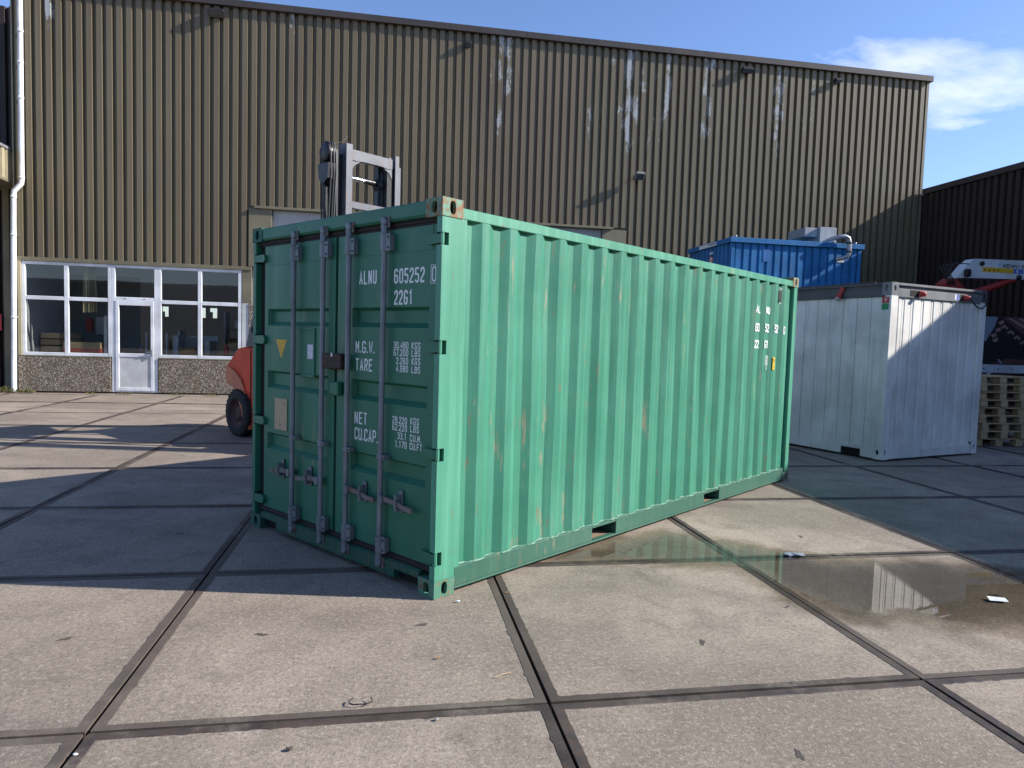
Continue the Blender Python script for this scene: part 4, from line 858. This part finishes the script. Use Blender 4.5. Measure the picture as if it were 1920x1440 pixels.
m = MB(); m.box(-.75, -.2, -.25, .25, 1.40, 1.55, .04); m.box(-.85, -.72, -.25, .25, 1.5, 2.0, .05); m.build('seat', BLACK, fl)
def wheel(x, y, R_, w, out_):
    a = MB(); s_ = out_
    a.lathe([(-w / 2, R_ * .62), (-w / 2, R_ * .90), (-w / 2 + .03, R_ * .98), (-w / 2 + .05, R_), (w / 2 - .05, R_), (w / 2 - .03, R_ * .98), (w / 2, R_ * .90), (w / 2, R_ * .62)], (x, y, R_ - .004), (0, s_, 0), 30)
    for k in range(26):
        t_ = 2 * math.pi * k / 26; c, s2 = math.cos(t_), math.sin(t_)
        for sd in (-1, 1):
            tw = t_ + sd * .06; a.tube([(x + R_ * 1.0 * math.cos(tw), y + sd * .01, R_ + R_ * 1.0 * math.sin(tw)), (x + R_ * .985 * math.cos(t_), y + sd * w * .45, R_ + R_ * .985 * math.sin(t_))], .012, 4)
    wv = a.build('wheel', TYRE, fl)
    b = MB(); b.lathe([(w / 2 - .005, R_ * .62), (w / 2 - .03, R_ * .58), (w / 2 - .07, R_ * .5), (w / 2 - .09, R_ * .3), (w / 2 - .05, R_ * .26), (w / 2 - .04, R_ * .16), (w / 2 - .04, 0)], (x, y, R_ - .004), (0, s_, 0), 24)
    for k in range(6): t_ = math.pi * k / 3; b.tube([(x + R_ * .4 * math.cos(t_), y + s_ * (w / 2 - .09), R_ + R_ * .4 * math.sin(t_)), (x + R_ * .4 * math.cos(t_), y + s_ * (w / 2 - .06), R_ + R_ * .4 * math.sin(t_))], .018, 6)
    b.build('rim', RIM, wv)
for s_ in (-1, 1): wheel(-1.40, s_ * .615, .385, .25, s_); wheel(.72, s_ * .66, .43, .30, s_)
# mast
for s_ in (-1, 1):
    m = MB(); y0, y1 = (s_ * (.35 if s_ < 0 else .385), s_ * .455)
    m.box(1.18, 1.205, min(y0, y1), max(y0, y1), .12, 4.33, .003); m.box(1.03, 1.055, min(y0, y1), max(y0, y1), .12, 4.33, .003); yo = s_ * .455; m.box(1.056, 1.179, min(yo, yo - s_ * .02), max(yo, yo - s_ * .02), .12, 4.328)
    m.build('mast_upright', MAST, fl)
    m = MB(); yo = s_ * .555; m.box(1.03, 1.12, min(yo, yo - s_ * .05), max(yo, yo - s_ * .05), .12, 4.20 if s_ > 0 else 4.24, .004); m.build('mast_channel', MAST if s_ > 0 else MDARK, fl); B('mast_web', MDARK, fl, 1.03, 1.10, min(s_ * .458, s_ * .503), max(s_ * .458, s_ * .503), .12, 4.19)
    m = MB(); m.box(1.06, 1.165, min(s_ * .27, s_ * .425), max(s_ * .27, s_ * .425), .15, 4.16 if s_ > 0 else 3.4); m.build('lift_chain', BLACK, fl)
m = MB(); m.prism([(-.348, 4.27), (-.348, 4.13), (-.27, 4.12), (-.15, 4.135), (.15, 4.135), (.27, 4.12), (.348, 4.13), (.348, 4.27)], 'yz', 1.10, 1.185); m.build('cross_member', MAST, fl); B('cross_member', MAST, fl, 1.12, 1.18, -.348, .348, 3.47, 3.565, .004)
m = MB()
for s_ in (-1, 1): m.prism([(s_ * .348, 4.128), (s_ * .348, 3.98), (s_ * .30, 4.06), (s_ * .21, 4.118)], 'yz', 1.11, 1.175)
m.build('gusset', MAST, fl)
m = MB(); m.tube([(1.0, -.34, 3.92), (1.0, .0, 3.92)], .032, 12); m.build('rod', CHROME, fl)
m = MB(); m.tube([(1.0, .0, 3.92), (1.0, .34, 3.92)], .042, 12); m.lathe([(-.06, 0), (-.06, .09), (.06, .09), (.06, 0)], (1.0, .26, 3.90), (0, 1, 0), 16); m.box(.95, 1.05, .2, .34, 3.1, 4.18, .01); m.tube([(1.02, .28, .2), (1.02, .28, 4.1)], .05, 12); m.tube([(1.02, -.40, .2), (1.02, -.40, 3.2)], .05, 12); m.build('lift_cylinder', MDARK, fl)
m = MB(); m.lathe([(-.05, 0), (-.05, .11), (-.03, .13), (-.01, .10), (.01, .13), (.03, .10), (.05, .13), (.07, .11), (.07, 0)], (1.05, -.66, 4.18), (0, 1, 0), 20); m.prism([(.92, 4.02), (1.18, 4.02), (1.16, 3.82), (1.05, 3.74), (.95, 3.82)], 'xz', -.72, -.58); m.box(.98, 1.12, -.56, -.545, 3.7, 4.30, .004); m.build('hose_pulley', MDARK, fl)
B('hose_guide', BLACK, fl, .97, 1.03, -.665, -.46, .2, 4.08, .004)
for dy, mt in ((-.635, HOSE), (-.60, FLGREY), (-.68, HOSE)):
    MB().tube([(1.10, dy, .5), (1.10, dy + .02, 3.2), (1.17, dy + .01, 3.9), (1.175, dy, 4.18), (1.13, dy, 4.30), (1.05, dy, 4.325), (.95, dy, 4.26), (.92, dy, 4.1), (.95, dy + .02, 3.0)], .011, 8).build('hose', mt, fl)
MB().tube([(1.1, -.6, 4.3), (1.08, -.45, 4.36), (1.05, -.33, 4.47)], .004, 5).build('wire', HOSE, fl)
m = MB(); m.box(1.22, 1.27, -.55, .55, .3, .42, .01); m.box(1.22, 1.27, -.55, .55, .75, .87, .01); m.build('fork_carriage', MDARK, fl)
for y in (-.45, .30):
    m = MB(); m.prism([(1.27, .05), (2.42, .05), (2.42, .062), (1.33, .10), (1.33, .85), (1.27, .85)], 'xz', y, y + .15); m.build('fork', MDARK, fl)

# ------------------------------------------------------------------ white office container
oc = thing('office_container', 'white panelled site office container with dark grey roof frame on the right', 'container', (7.475, 9.413, .058), .2852)
OW, OL, OH = 2.438, 6.0, 2.697
B('core', WPAN, oc, .05, OW - .05, .05, OL - .05, .10, 2.66)
def o_cast(ix, iy, z0, mat):
    m = MB(); x0 = 0 if ix == 0 else OW - .16; y0 = 0 if iy == 0 else OL - .16
    h = .20
    if iy == 0: hole_face(m, (x0, y0, z0), (1, 0, 0), (0, 0, 1), .16, h, .08, h * .55, .026, .045, (0, -1, 0), .03)
    else: m.quad((x0, y0 + .16, z0), (x0 + .16, y0 + .16, z0), (x0 + .16, y0 + .16, z0 + h), (x0, y0 + .16, z0 + h))
    if ix == 0: hole_face(m, (x0, y0 + .16, z0), (0, -1, 0), (0, 0, 1), .16, h, .08, h * .55, .026, .045, (-1, 0, 0), .03)
    else: m.quad((x0 + .16, y0, z0), (x0 + .16, y0 + .16, z0), (x0 + .16, y0 + .16, z0 + h), (x0 + .16, y0, z0 + h))
    m.quad((x0, y0, z0 + h), (x0 + .16, y0, z0 + h), (x0 + .16, y0 + .16, z0 + h), (x0, y0 + .16, z0 + h)); m.build('corner_casting', mat, oc)
for ix in (0, 1):
    for iy in (0, 1): o_cast(ix, iy, OH - .2, WGREY if (ix, iy) != (0, 0) else WLGREY); o_cast(ix, iy, -.03, WPAN)
# roof frame: band with an open gutter slot above it
fr_ = MB(); fr_.box(.161, OW - .161, .0, .05, 2.478, 2.60, .003); fr_.box(.161, OW - .161, .0, .05, 2.655, 2.692, .003); fr_.box(.161, OW - .161, .035, .05, 2.60, 2.655); fr_.build('roof_frame', WLGREY, oc)
fr_ = MB(); fr_.box(0, .05, .161, OL - .161, 2.478, 2.605, .003); fr_.box(0, .05, .161, OL - .161, 2.655, 2.692, .003); fr_.box(.035, .05, .161, OL - .161, 2.605, 2.655)
fr_.box(OW - .05, OW, .161, OL - .161, 2.478, 2.692, .003); fr_.box(.161, OW - .161, OL - .05, OL, 2.478, 2.692, .003); fr_.build('roof_frame', WGREY, oc)
B('roof_sheet', WLGREY, oc, .06, OW - .06, .06, OL - .06, 2.662, 2.684)
for x0, x1, y0, y1 in ((.001, .165, .001, .10), (OW - .165, OW - .001, .001, .10), (.001, .1, OL - .165, OL - .001), (OW - .1, OW - .001, OL - .165, OL - .001)): B('corner_post', WPAN, oc, x0, x1, y0, y1, .171, 2.4965, .004)
m = MB(); m.box(.161, OW - .161, .004, .06, -.025, .115, .004); m.build('bottom_rail', WPAN, oc)
m = MB()
for a, b in ((.161, .375), (.735, 2.2), (2.56, OL - .161)): m.box(.004, .06, a, b, -.025, .115, .004)
m.box(.004, .06, .376, .734, .09, .114); m.box(.004, .06, 2.201, 2.559, .09, .114); m.build('bottom_rail', WPAN, oc)
for a in (.375, 2.2): B('fork_pocket', DARK, oc, .03, 1.2, a, a + .36, -.02, .089)
# end wall panels with narrow dark joints, left wall panels
xs = [.168, .305, .52, .77, 1.02, 1.254, 1.515, 1.76, 2.0, 2.27]
for a, b in zip(xs[:-1], xs[1:]):
    m = MB(); m.prism([(a + .004, .048), (a + .010, .034), (a + .05, .034), (a + .06, .026), (b - .03, .026), (b - .022, .034), (b - .004, .034), (b - .002, .048)], 'xy', .118, 2.474); m.build('wall_panel', WPAN, oc)
ys = [.102 + .25 * k for k in range(24)]
for k, (a, b) in enumerate(zip(ys[:-1], ys[1:])):
    m = MB(); m.prism([(.048, a + .002), (.036, a + .006), (.030, a + .05), (.030, b - .05), (.036, b - .006 - (.004 if k % 4 == 1 else 0)), (.048, b - .002)], 'xy', .118, 2.474); m.build('wall_panel', WPAN, oc)
for a, b, zz, mt in ((.032, .150, 2.38, REDST), (.036, .150, 2.278, GRNST)): B('sticker', mt, oc, -.003, -.0005, a, b, zz, zz + .094)
m = MB(); m.poly([(-.0036, .11, 2.40), (-.0036, .065, 2.42), (-.0036, .085, 2.428), (-.0036, .06, 2.462), (-.0036, .115, 2.435), (-.0036, .092, 2.427)]); m.build('sticker_mark', PURE, oc)
for x0, x1, p_ in ((.435, .735, .66), (1.70, 1.98, 1.80)):
    B('socket_recess', DARK, oc, x0, x1, -.0025, -.0005, 2.50, 2.596)
    MB().lathe([(0, .045), (.05, .045), (.06, .038), (.09, .038), (.09, 0)], (p_, .0, 2.55), (.5, -1, -.15), 14).build('power_socket', RED, oc)
B('sticker', PURE, oc, 1.555, 1.60, -.002, -.0005, 2.505, 2.592); B('sticker', BLUEST, oc, 1.60, 1.675, -.002, -.0005, 2.505, 2.592)
m = MB()
for k in range(14): m.box(2.02 + k * .016, 2.028 + k * .016, -.006, -.0005, 2.52, 2.585)
m.build('vent_grille', WLGREY, oc)
MB().tube([(1.83, -.09, 2.53), (1.9, -.1, 2.46), (2.05, -.08, 2.40), (2.2, -.07, 2.39), (2.32, -.05, 2.44), (2.36, -.03, 2.55), (2.33, -.02, 2.62)], .012, 8).build('cable', HOSE, oc)
MB().lathe([(-.05, .035), (.07, .035), (.1, .045), (.13, .045), (.13, 0)], (-.02, .86, 2.60), (-.35, .25, -1), 12).build('power_socket', RED, oc); MB().lathe([(.13, .045), (.17, .045), (.17, 0)], (-.02, .86, 2.60), (-.35, .25, -1), 12).build('socket_cap', GALV, oc)
MB().tube([(.02, OL - .4, 2.70), (.02, 3.0, 2.705), (.06, 2.0, 2.70), (.03, .3, 2.705)], .012, 8).build('cable', HOSE, oc)
for a, b in ((.6, .15), (2.9, .0), (5.2, .1)): B('packing_block', STONE, oc, .05 + b, .35 + b, a, a + .4, -.052, -.027, .01)

# ------------------------------------------------------------------ blue container by the wall
bc = thing('blue_container', 'tall bright blue ribbed steel container between office container and warehouse wall', 'container', (8.34, 16.25, 0), 0)
BLx, BLy, BH = 3.64, 2.5, 4.42
B('core', BLUE, bc, .07, BLx - .07, .07, BLy - .07, 0, BH - .05)
bsm = sheet_mesh('front_panel', BLUE, 4, .15, BH - .13, .214, .135, .014, .045)
for k in range(4): link('side_panel', bsm, bc, (.10 + k * .856, .02, 0))
lsm = sheet_mesh('side_panel', BLUE, 5, .15, BH - .13, .214, .135, .014, .045)
for k in range(2): link('side_panel', lsm, bc, (.02, BLy - .15 - k * 1.07, 0), (0, 0, -math.pi / 2))
for x0, y0 in ((.012, .012), (BLx - .11, .012), (.012, BLy - .11), (BLx - .11, BLy - .11)): B('corner_post', BLUE, bc, x0, x0 + .098, y0, y0 + .098, 0, BH - .125, .006)
m = MB(); m.box(-.035, BLx + .035, -.035, .0, BH - .125, BH, .006); m.box(-.035, BLx + .035, BLy, BLy + .035, BH - .125, BH, .006); m.box(-.035, .0, .001, BLy - .001, BH - .127, BH - .002, .006); m.box(BLx, BLx + .035, .001, BLy - .001, BH - .127, BH - .002, .006); m.build('top_rim', BLUE, bc)
B('lid', BLUE, bc, .0, BLx, .0, BLy, BH - .06, BH - .02)
B('sign_strip', PURE, bc, -.040, -.036, .75, 1.75, BH - .115, BH - .02); m = MB()
for k in range(9): m.box(-.0425, -.0405, .80 + k * .045, .83 + k * .045, BH - .075, BH - .045)
m.build('sign_print', BLACK, bc)
m = MB(); m.lathe([(0, .12), (.003, .12), (.003, .09), (0, .09)], (.014, 1.12, 3.95), (-1, 0, 0), 20); m.box(.008, .012, 1.04, 1.20, 3.94, 3.96); m.build('prohibition_ring', REDST, bc); MB().lathe([(0, 0), (.001, .09)], (.016, 1.12, 3.95), (-1, 0, 0), 20).build('sign_disc', PURE, bc); B('sign_strip', PURE, bc, .012, .016, 1.02, 1.22, 4.12, 4.17)
B('sticker', paint('pale_blue_sticker', (.06, .20, .50), .4), bc, .88, 1.06, .012, .017, 3.86, 4.16); B('sticker', PURE, bc, 2.93, 3.13, .010, .015, 3.94, 4.05)
for x in (.12, BLx - .2): MB().lathe([(0, 0), (0, .03), (.05, .03), (.05, 0)], (x, .02, BH), (0, 0, 1), 10).build('lid_bolt', GALV, bc)
fp = MB().tube([(2.70, .30, BH + .02), (2.78, .10, BH + .10), (2.84, -.12, BH + .13), (3.02, -.14, BH + .16), (3.12, -.14, BH + .12), (3.15, -.14, BH + .02), (3.16, -.14, BH - .25), (3.12, -.13, BH - .34), (3.02, -.10, BH - .38), (2.94, .03, BH - .40)], .055, 14).build('flue_pipe', GALV, bc)
for p_, d in (((3.15, -.14, BH + .0), (0, 0, 1)), ((3.16, -.14, BH - .22), (0, 0, 1))): MB().lathe([(-.02, .057), (-.02, .064), (.02, .064), (.02, .057)], p_, d, 14).build('pipe_collar', BLACK, fp)
fb = thing('fan_housing', 'pale grey metal box on top of the blue container', 'box', (11.30, 17.05, 4.40), 0)
B('housing', GALV, fb, -.02, .47, 0, 1.0, .06, .56, .006); B('hood', GALV, fb, -.40, -.022, .1, .9, .30, .54, .006); B('foot', BLACK, fb, 0, .45, .05, .95, .0, .059)
MB().lathe([(0, 0), (0, .06), (.05, .06), (.05, .03), (.12, .03), (.12, 0)], (.36, -.001, .13), (0, -1, 0), 12).build('valve', BLACK, fb)

# ------------------------------------------------------------------ pallets
def pallet():
    t = thing('pallet', '', 'pallet', group='pallets stacked beside the office container'); LX, LY = 1.0, 1.2
    for k in range(5): link('deck_board', PB1, t, (0, [0, .27, .535, .80, 1.08][k], .122))
    for x in (0, .4275, .855): link('stringer_board', PB2, t, (x, 0, .100)); link('bottom_board', PB2, t, (x, 0, 0))
    for x in (0, .4275, .855):
        for y in (0, .5275, 1.055): link('block', PB3, t, (x, y, .0225))
    return t
PB1 = MB().box(0, 1.0, 0, .12, 0, .0215, .003).mesh('deck_board', WOOD); PB2 = MB().box(0, .145, 0, 1.2, 0, .0215, .003).mesh('stringer_board', WOOD); PB3 = MB().box(0, .145, 0, .145, 0, .077, .004).mesh('block', WOOD)
pr = random.Random(8); words = ['Bottom', 'Second', 'Third', 'Fourth', 'Middle', 'Sixth', 'Seventh', 'Eighth', 'Topmost']
for k in range(9):
    t = pallet(); t.location = (10.70 + pr.uniform(-.05, .05), 10.98 + pr.uniform(-.03, .03), .006 + k * .1445); t.rotation_euler = (0, 0, pr.uniform(-.025, .025))
    t['label'] = ('Bottom wooden pallet of the stack right of the office container, resting on the ground' if k == 0 else 'Topmost wooden pallet of the stack right of the office container' if k == 8 else f'{words[k]} wooden pallet counted from the ground in the stack at the right edge')

# ------------------------------------------------------------------ trailer with banner and loading crane
tr = thing('crane_trailer', 'white trailer with a roof tile banner and folded white crane behind the pallets', 'trailer', (12.35, 13.0, 0), 0)
B('bed', MDARK, tr, 0, 3.7, .06, 2.3, 1.05, 1.22, .01); m = MB(); m.box(0, 3.7, 0, .055, 1.30, 1.48, .006); m.build('side_beam', TRW, tr)
for k in range(9): MB().lathe([(0, 0), (.003, .018)], (.32 + k * .36, -.0005, 1.39), (0, -1, 0), 10).build('beam_hole', DARK, tr)
MB().tube([(.20, .03, .98), (.38, .02, 1.20), (.52, .03, 1.31)], .03, 8).build('strut', TRW, tr)
B('banner_board', MDARK, tr, 0, 3.7, .03, .06, 1.485, 2.52)
def prn(name, pts, mt, d): MB().poly([(x, .029 - d, z) for x, z in pts]).build(name, mt, tr)
P_SKY = flat('banner_grey', (.20, .23, .29), .5); P_PK = flat('banner_pink_tile', (.30, .17, .15), .5); P_DK = flat('banner_dark', (.018, .014, .015), .5); P_MID = flat('banner_brown', (.10, .05, .045), .5)
prn('banner_print', [(.0, 1.49), (3.7, 1.49), (3.7, 2.515), (.0, 2.515)], P_DK, .001); prn('banner_print', [(.0, 1.95), (.35, 1.98), (.55, 2.3), (.62, 2.515), (.0, 2.515)], P_SKY, .002); prn('banner_print', [(.72, 2.515), (3.7, 2.515), (3.7, 1.7), (2.2, 1.6), (1.05, 2.3)], P_MID, .002)
for k in range(9): x0 = .85 + k * .26; zb = max(1.6, 2.33 - k * .09); prn('banner_print', [(x0, 2.50), (x0 + .09, 2.50), (x0 + 1.5, 2.50 - .62 + .05), (x0 + 1.5, 2.50 - .74)] if x0 + 1.5 < 3.7 else [(x0, 2.50), (x0 + .09, 2.50), (3.69, 2.50 - (3.6 - x0) * .41), (3.69, 2.50 - (3.69 - x0) * .49)], P_PK, .003 + k * .0002)
for k in range(7): a = .70 + k * .17; z_ = 2.30 - k * .11; prn('banner_print', [(a, z_), (a + .10, z_ + .05), (a + .19, z_ - .02), (a + .15, z_ - .06), (a + .09, z_ - .0), (a + .03, z_ - .05)], P_PK, .005 + k * .0002)
for (a, z_) in ((.45, 2.12), (.55, 2.24), (.62, 2.40), (.50, 2.02)): prn('banner_print', [(a, z_), (a + .13, z_ + .05), (a + .16, z_ - .02), (a + .06, z_ - .06)], P_PK, .007 + a * .001)
prn('banner_print', [(.5, 1.50), (.95, 1.62), (1.6, 1.58), (1.9, 1.50)], P_MID, .0025); prn('banner_print', [(.66, 1.60), (.72, 1.60), (.82, 1.50), (.76, 1.50)], P_SKY, .0065)
for x in (.7, 2.9):
    w_ = MB(); w_.lathe([(-.1, .2), (-.1, .38), (-.07, .42), (.07, .42), (.1, .38), (.1, .2)], (x, .5, .415), (0, 1, 0), 20); wv = w_.build('wheel', TYRE, tr); MB().lathe([(-.09, .2), (-.05, .14), (-.06, 0)], (x, .5, .415), (0, 1, 0), 16).build('rim', RIM, wv)
# crane, lying across the bed
BY = 1.5
m = MB(); m.prism([(.40, 2.95), (1.05, 2.95), (.98, 1.22), (.5, 1.22)], 'xz', BY - .18, BY + .18); m.prism([(.44, 3.32), (.62, 3.46), (.74, 3.42), (1.25, 2.98), (1.05, 2.94), (.50, 2.94)], 'xz', BY - .17, BY + .17); m.build('crane_column', CRR, tr)
m = MB(); m.prism([(.72, 3.46), (1.02, 3.80), (1.20, 3.935), (3.2, 3.965), (3.3, 3.87), (3.3, 3.58), (3.2, 3.52), (1.15, 3.485)], 'xz', BY - .14, BY + .14); bm = m.build('crane_boom', CRW, tr)
m = MB(); strokes(m, 'KENNIS', (1.98, BY - .14, 3.765), (1, 0, 0), (0, 0, 1), (0, -1, 0), .085, .103, .088, .020); m.build('lettering', BLACK, bm)
MB().poly([(1.80, BY - .1425, 3.86), (1.86, BY - .1425, 3.84), (1.93, BY - .1425, 3.86), (1.90, BY - .1425, 3.80), (1.87, BY - .1425, 3.775)]).build('emblem', paint('sky_blue_mark', (.25, .5, .75), .5), bm)
B('label_strip', YEL, bm, 1.42, 2.27, BY - .1425, BY - .1405, 3.64, 3.75); B('label_strip', BLUEST, bm, 2.275, 2.55, BY - .1425, BY - .1405, 3.635, 3.745)
m = MB()
for k in range(4): m.prism([(1.46 + k * .12, 3.67), (1.52 + k * .12, 3.67), (1.49 + k * .12, 3.72)], 'xz', BY - .1435, BY - .1426)
m.build('label_print', BLACK, bm)
m = MB(); m.prism([(2.35, 3.66), (2.40, 3.66), (2.40, 3.72), (2.35, 3.72)], 'xz', BY - .1435, BY - .1426); m.build('label_print', PURE, bm)
for (x, z, r_) in ((1.38, 3.83, .055), (2.42, 3.55, .06)): MB().lathe([(0, 0), (0, r_), (.04, r_), (.05, r_ * .7), (.05, 0)], (x, BY - .14, z), (0, -1, 0), 14).build('pivot_pin', MDARK, bm)
MB().box(.90, 1.06, BY - .24, BY - .14, 3.50, 3.68, .03).build('valve_block', BLACK, tr)
MB().tube([(1.0, BY - .05, 3.05), (1.8, BY - .05, 3.30), (2.4, BY - .05, 3.52)], .085, 12).build('lift_cylinder', CRR, tr)
m = MB(); m.tube([(2.62, BY - .16, 3.94), (2.64, BY - .17, 3.72), (2.9, BY - .17, 3.68), (3.25, BY - .17, 3.68)], .016, 8); m.tube([(2.68, BY - .16, 3.94), (2.70, BY - .17, 3.76), (2.95, BY - .17, 3.73), (3.25, BY - .17, 3.73)], .016, 8); m.build('hydraulic_pipe', GALV, bm)
m = MB()
for k in range(5): m.tube([(.48 + .05 * k, BY - .19, 3.3), (.35 + .03 * k, BY - .22, 3.5 + .02 * k), (.2 + .1 * k, BY - .2, 3.72 + .02 * k), (.7 + .08 * k, BY - .18, 3.80)], .012, 6)
m.build('hose', HOSE, tr)

# ------------------------------------------------------------------ small things on the ground
def strap():
    m = MB(); pts = [(-.075, .03), (-.105, .005), (-.10, -.03), (-.07, -.048), (.03, -.048), (.075, -.012), (.062, .028)]
    m.tube([(x, y, .012 + .01 * (k in (0, 6))) for k, (x, y) in enumerate(pts)], .0045, 6); return m
o = strap().build('plastic_strap', BLACK, loc=(-.09, 3.19, .004)); o.scale = (.6, .6, .7); tag(o, 'bent black plastic strap lying on the front slab', 'strap')
m = MB(); r = random.Random(4)
pts = []; N = 18
for k in range(6):
    for a in range(10):
        t_ = 2 * math.pi * a / 10; rr = .045 * (1 + r.uniform(-.35, .35)) * (1 if 0 < k < 5 else .6); pts.append((-.14 + k * .056 + r.uniform(-.01, .01), rr * math.cos(t_), .022 + rr * .42 * math.sin(t_)))
m.add(pts, [(k * 10 + a, k * 10 + (a + 1) % 10, (k + 1) * 10 + (a + 1) % 10, (k + 1) * 10 + a) for k in range(5) for a in range(10)]); ob = m.build('crushed_bottle', PLASTIC, loc=(3.30, 5.09, .008), rot=(0, 0, -.2)); ob.scale = (.6, .6, .6); tag(ob, 'crushed bluish plastic bottle lying in the joint by the puddle', 'bottle')
m = MB(); m.add([(-.09, -.04, .012), (.08, -.055, .012), (.10, .04, .016), (-.07, .05, .022), (-.09, -.04, .013), (.08, -.055, .013), (.10, .04, .017), (-.07, .05, .023)], [(3, 2, 1, 0), (4, 5, 6, 7), (0, 1, 5, 4), (1, 2, 6, 5), (2, 3, 7, 6), (3, 0, 4, 7)]); ob = m.build('paper_scrap', PURE, loc=(4.18, 4.04, .002), rot=(0, 0, -.25)); ob.scale = (.7, .7, .8); tag(ob, 'white scrap of paper in the puddle at the right edge', 'paper')
m = MB(); m.tube([(-.07, -.03, .006), (0, .005, .012), (.075, .04, .006)], .0028, 5); ob = m.build('twig', WOOD, loc=(.60, 3.37, .003)); ob.scale = (.65, .65, .7); tag(ob, 'thin pale twig on the slab before the container', 'twig')
def pebble(x, y, s_, mt, label, seed):
    r = random.Random(seed); m = MB(); V = []
    for i in range(5):
        for a in range(7):
            t_ = 2 * math.pi * a / 7; ph = math.pi * i / 4; rr = s_ * (1 + r.uniform(-.25, .25)); V.append((rr * math.sin(ph) * math.cos(t_) * 1.3, rr * math.sin(ph) * math.sin(t_), s_ * .5 + s_ * .5 * math.cos(ph)))
    m.add(V, [(i * 7 + a, i * 7 + (a + 1) % 7, (i + 1) * 7 + (a + 1) % 7, (i + 1) * 7 + a) for i in range(4) for a in range(7)]); tag(m.build('pebble', mt, loc=(x, y, .004)), label, 'pebble', 'loose bits on the slabs')
pebble(.47, 4.38, .011, PURE, 'pale chip of stone just right of the container near corner', 1); pebble(.24, 3.0, .009, STONE, 'small stone below the front slab joint', 2); pebble(-1.20, 2.92, .008, PURE, 'white chip beside the joint crossing at lower left', 3); pebble(-.37, 2.85, .012, STAIN, 'dark dirt clod at the bottom edge of the picture', 4); pebble(2.62, 4.08, .009, STAIN, 'dark bit of dirt near the puddle edge', 5)
for (x, y, lb) in ((.29, 3.60, 'dry brown leaf lying in the front joint'), (.06, 4.5, 'dry brown leaf in the joint beside the container corner')):
    m = MB(); m.add([(-.03, 0, .006), (0, -.012, .012), (.035, 0, .008), (0, .014, .016), (-.03, 0, .0075), (0, -.012, .0135), (.035, 0, .0095), (0, .014, .0175)], [(3, 2, 1, 0), (4, 5, 6, 7)]); ob = m.build('fallen_leaf', WOODD, loc=(x + .75 if y > 4 else x, y, .003), rot=(0, 0, .4)); ob.scale = (.6, .6, .6); tag(ob, lb, 'leaf', 'fallen leaves in the joints')
# scraps of weeds along the foot of the wall
def weed(x, y, n, h, sp, label, seed, mats=(LEAF, LEAF2)):
    r = random.Random(seed); t = thing('weed', label, 'weed', (x, y, .0), 0, 'weeds along the foot of the wall')
    for mt in mats:
        m = MB()
        for k in range(n):
            a = r.uniform(0, 6.28); d = sp * math.sqrt(r.random()); bx, by = d * math.cos(a), d * math.sin(a) * .35; hh = h * r.uniform(.35, 1) * (1.1 - d / sp * .6)
            la = r.uniform(0, 6.28); ll = r.uniform(.025, .055); wv = ll * .45; c, s_ = math.cos(la), math.sin(la); z = hh
            m.add([(bx, by, z), (bx + c * ll * .5 - s_ * wv, by + s_ * ll * .5 + c * wv, z + .012), (bx + c * ll, by + s_ * ll, z - .004 + r.uniform(-.01, .02)), (bx + c * ll * .5 + s_ * wv, by + s_ * ll * .5 - c * wv, z + .012)], [(0, 1, 2, 3)])
            if k % 3 == 0: m.tube([(bx * .7, by * .7, .0), (bx, by, hh)], .003, 4, False)
        m.build('foliage', mt, t)
weed(-9.55, 19.25, 150, .20, .42, 'yellow green weed clump at the foot of the white downpipe', 11); weed(-9.0, 19.28, 60, .12, .25, 'small weed tuft under the left end of the left window plinth', 12)
for k, (x, s_) in enumerate(((-7.5, .12), (-6.7, .2), (-5.4, .16), (-4.6, .2))): weed(x, 19.32, 22, .05, s_, ['low moss tuft under the right end of the left plinth', 'low moss tuft at the door threshold', 'low moss tuft under the left half of the right plinth', 'low moss tuft under the right half of the right plinth'][k], 20 + k)
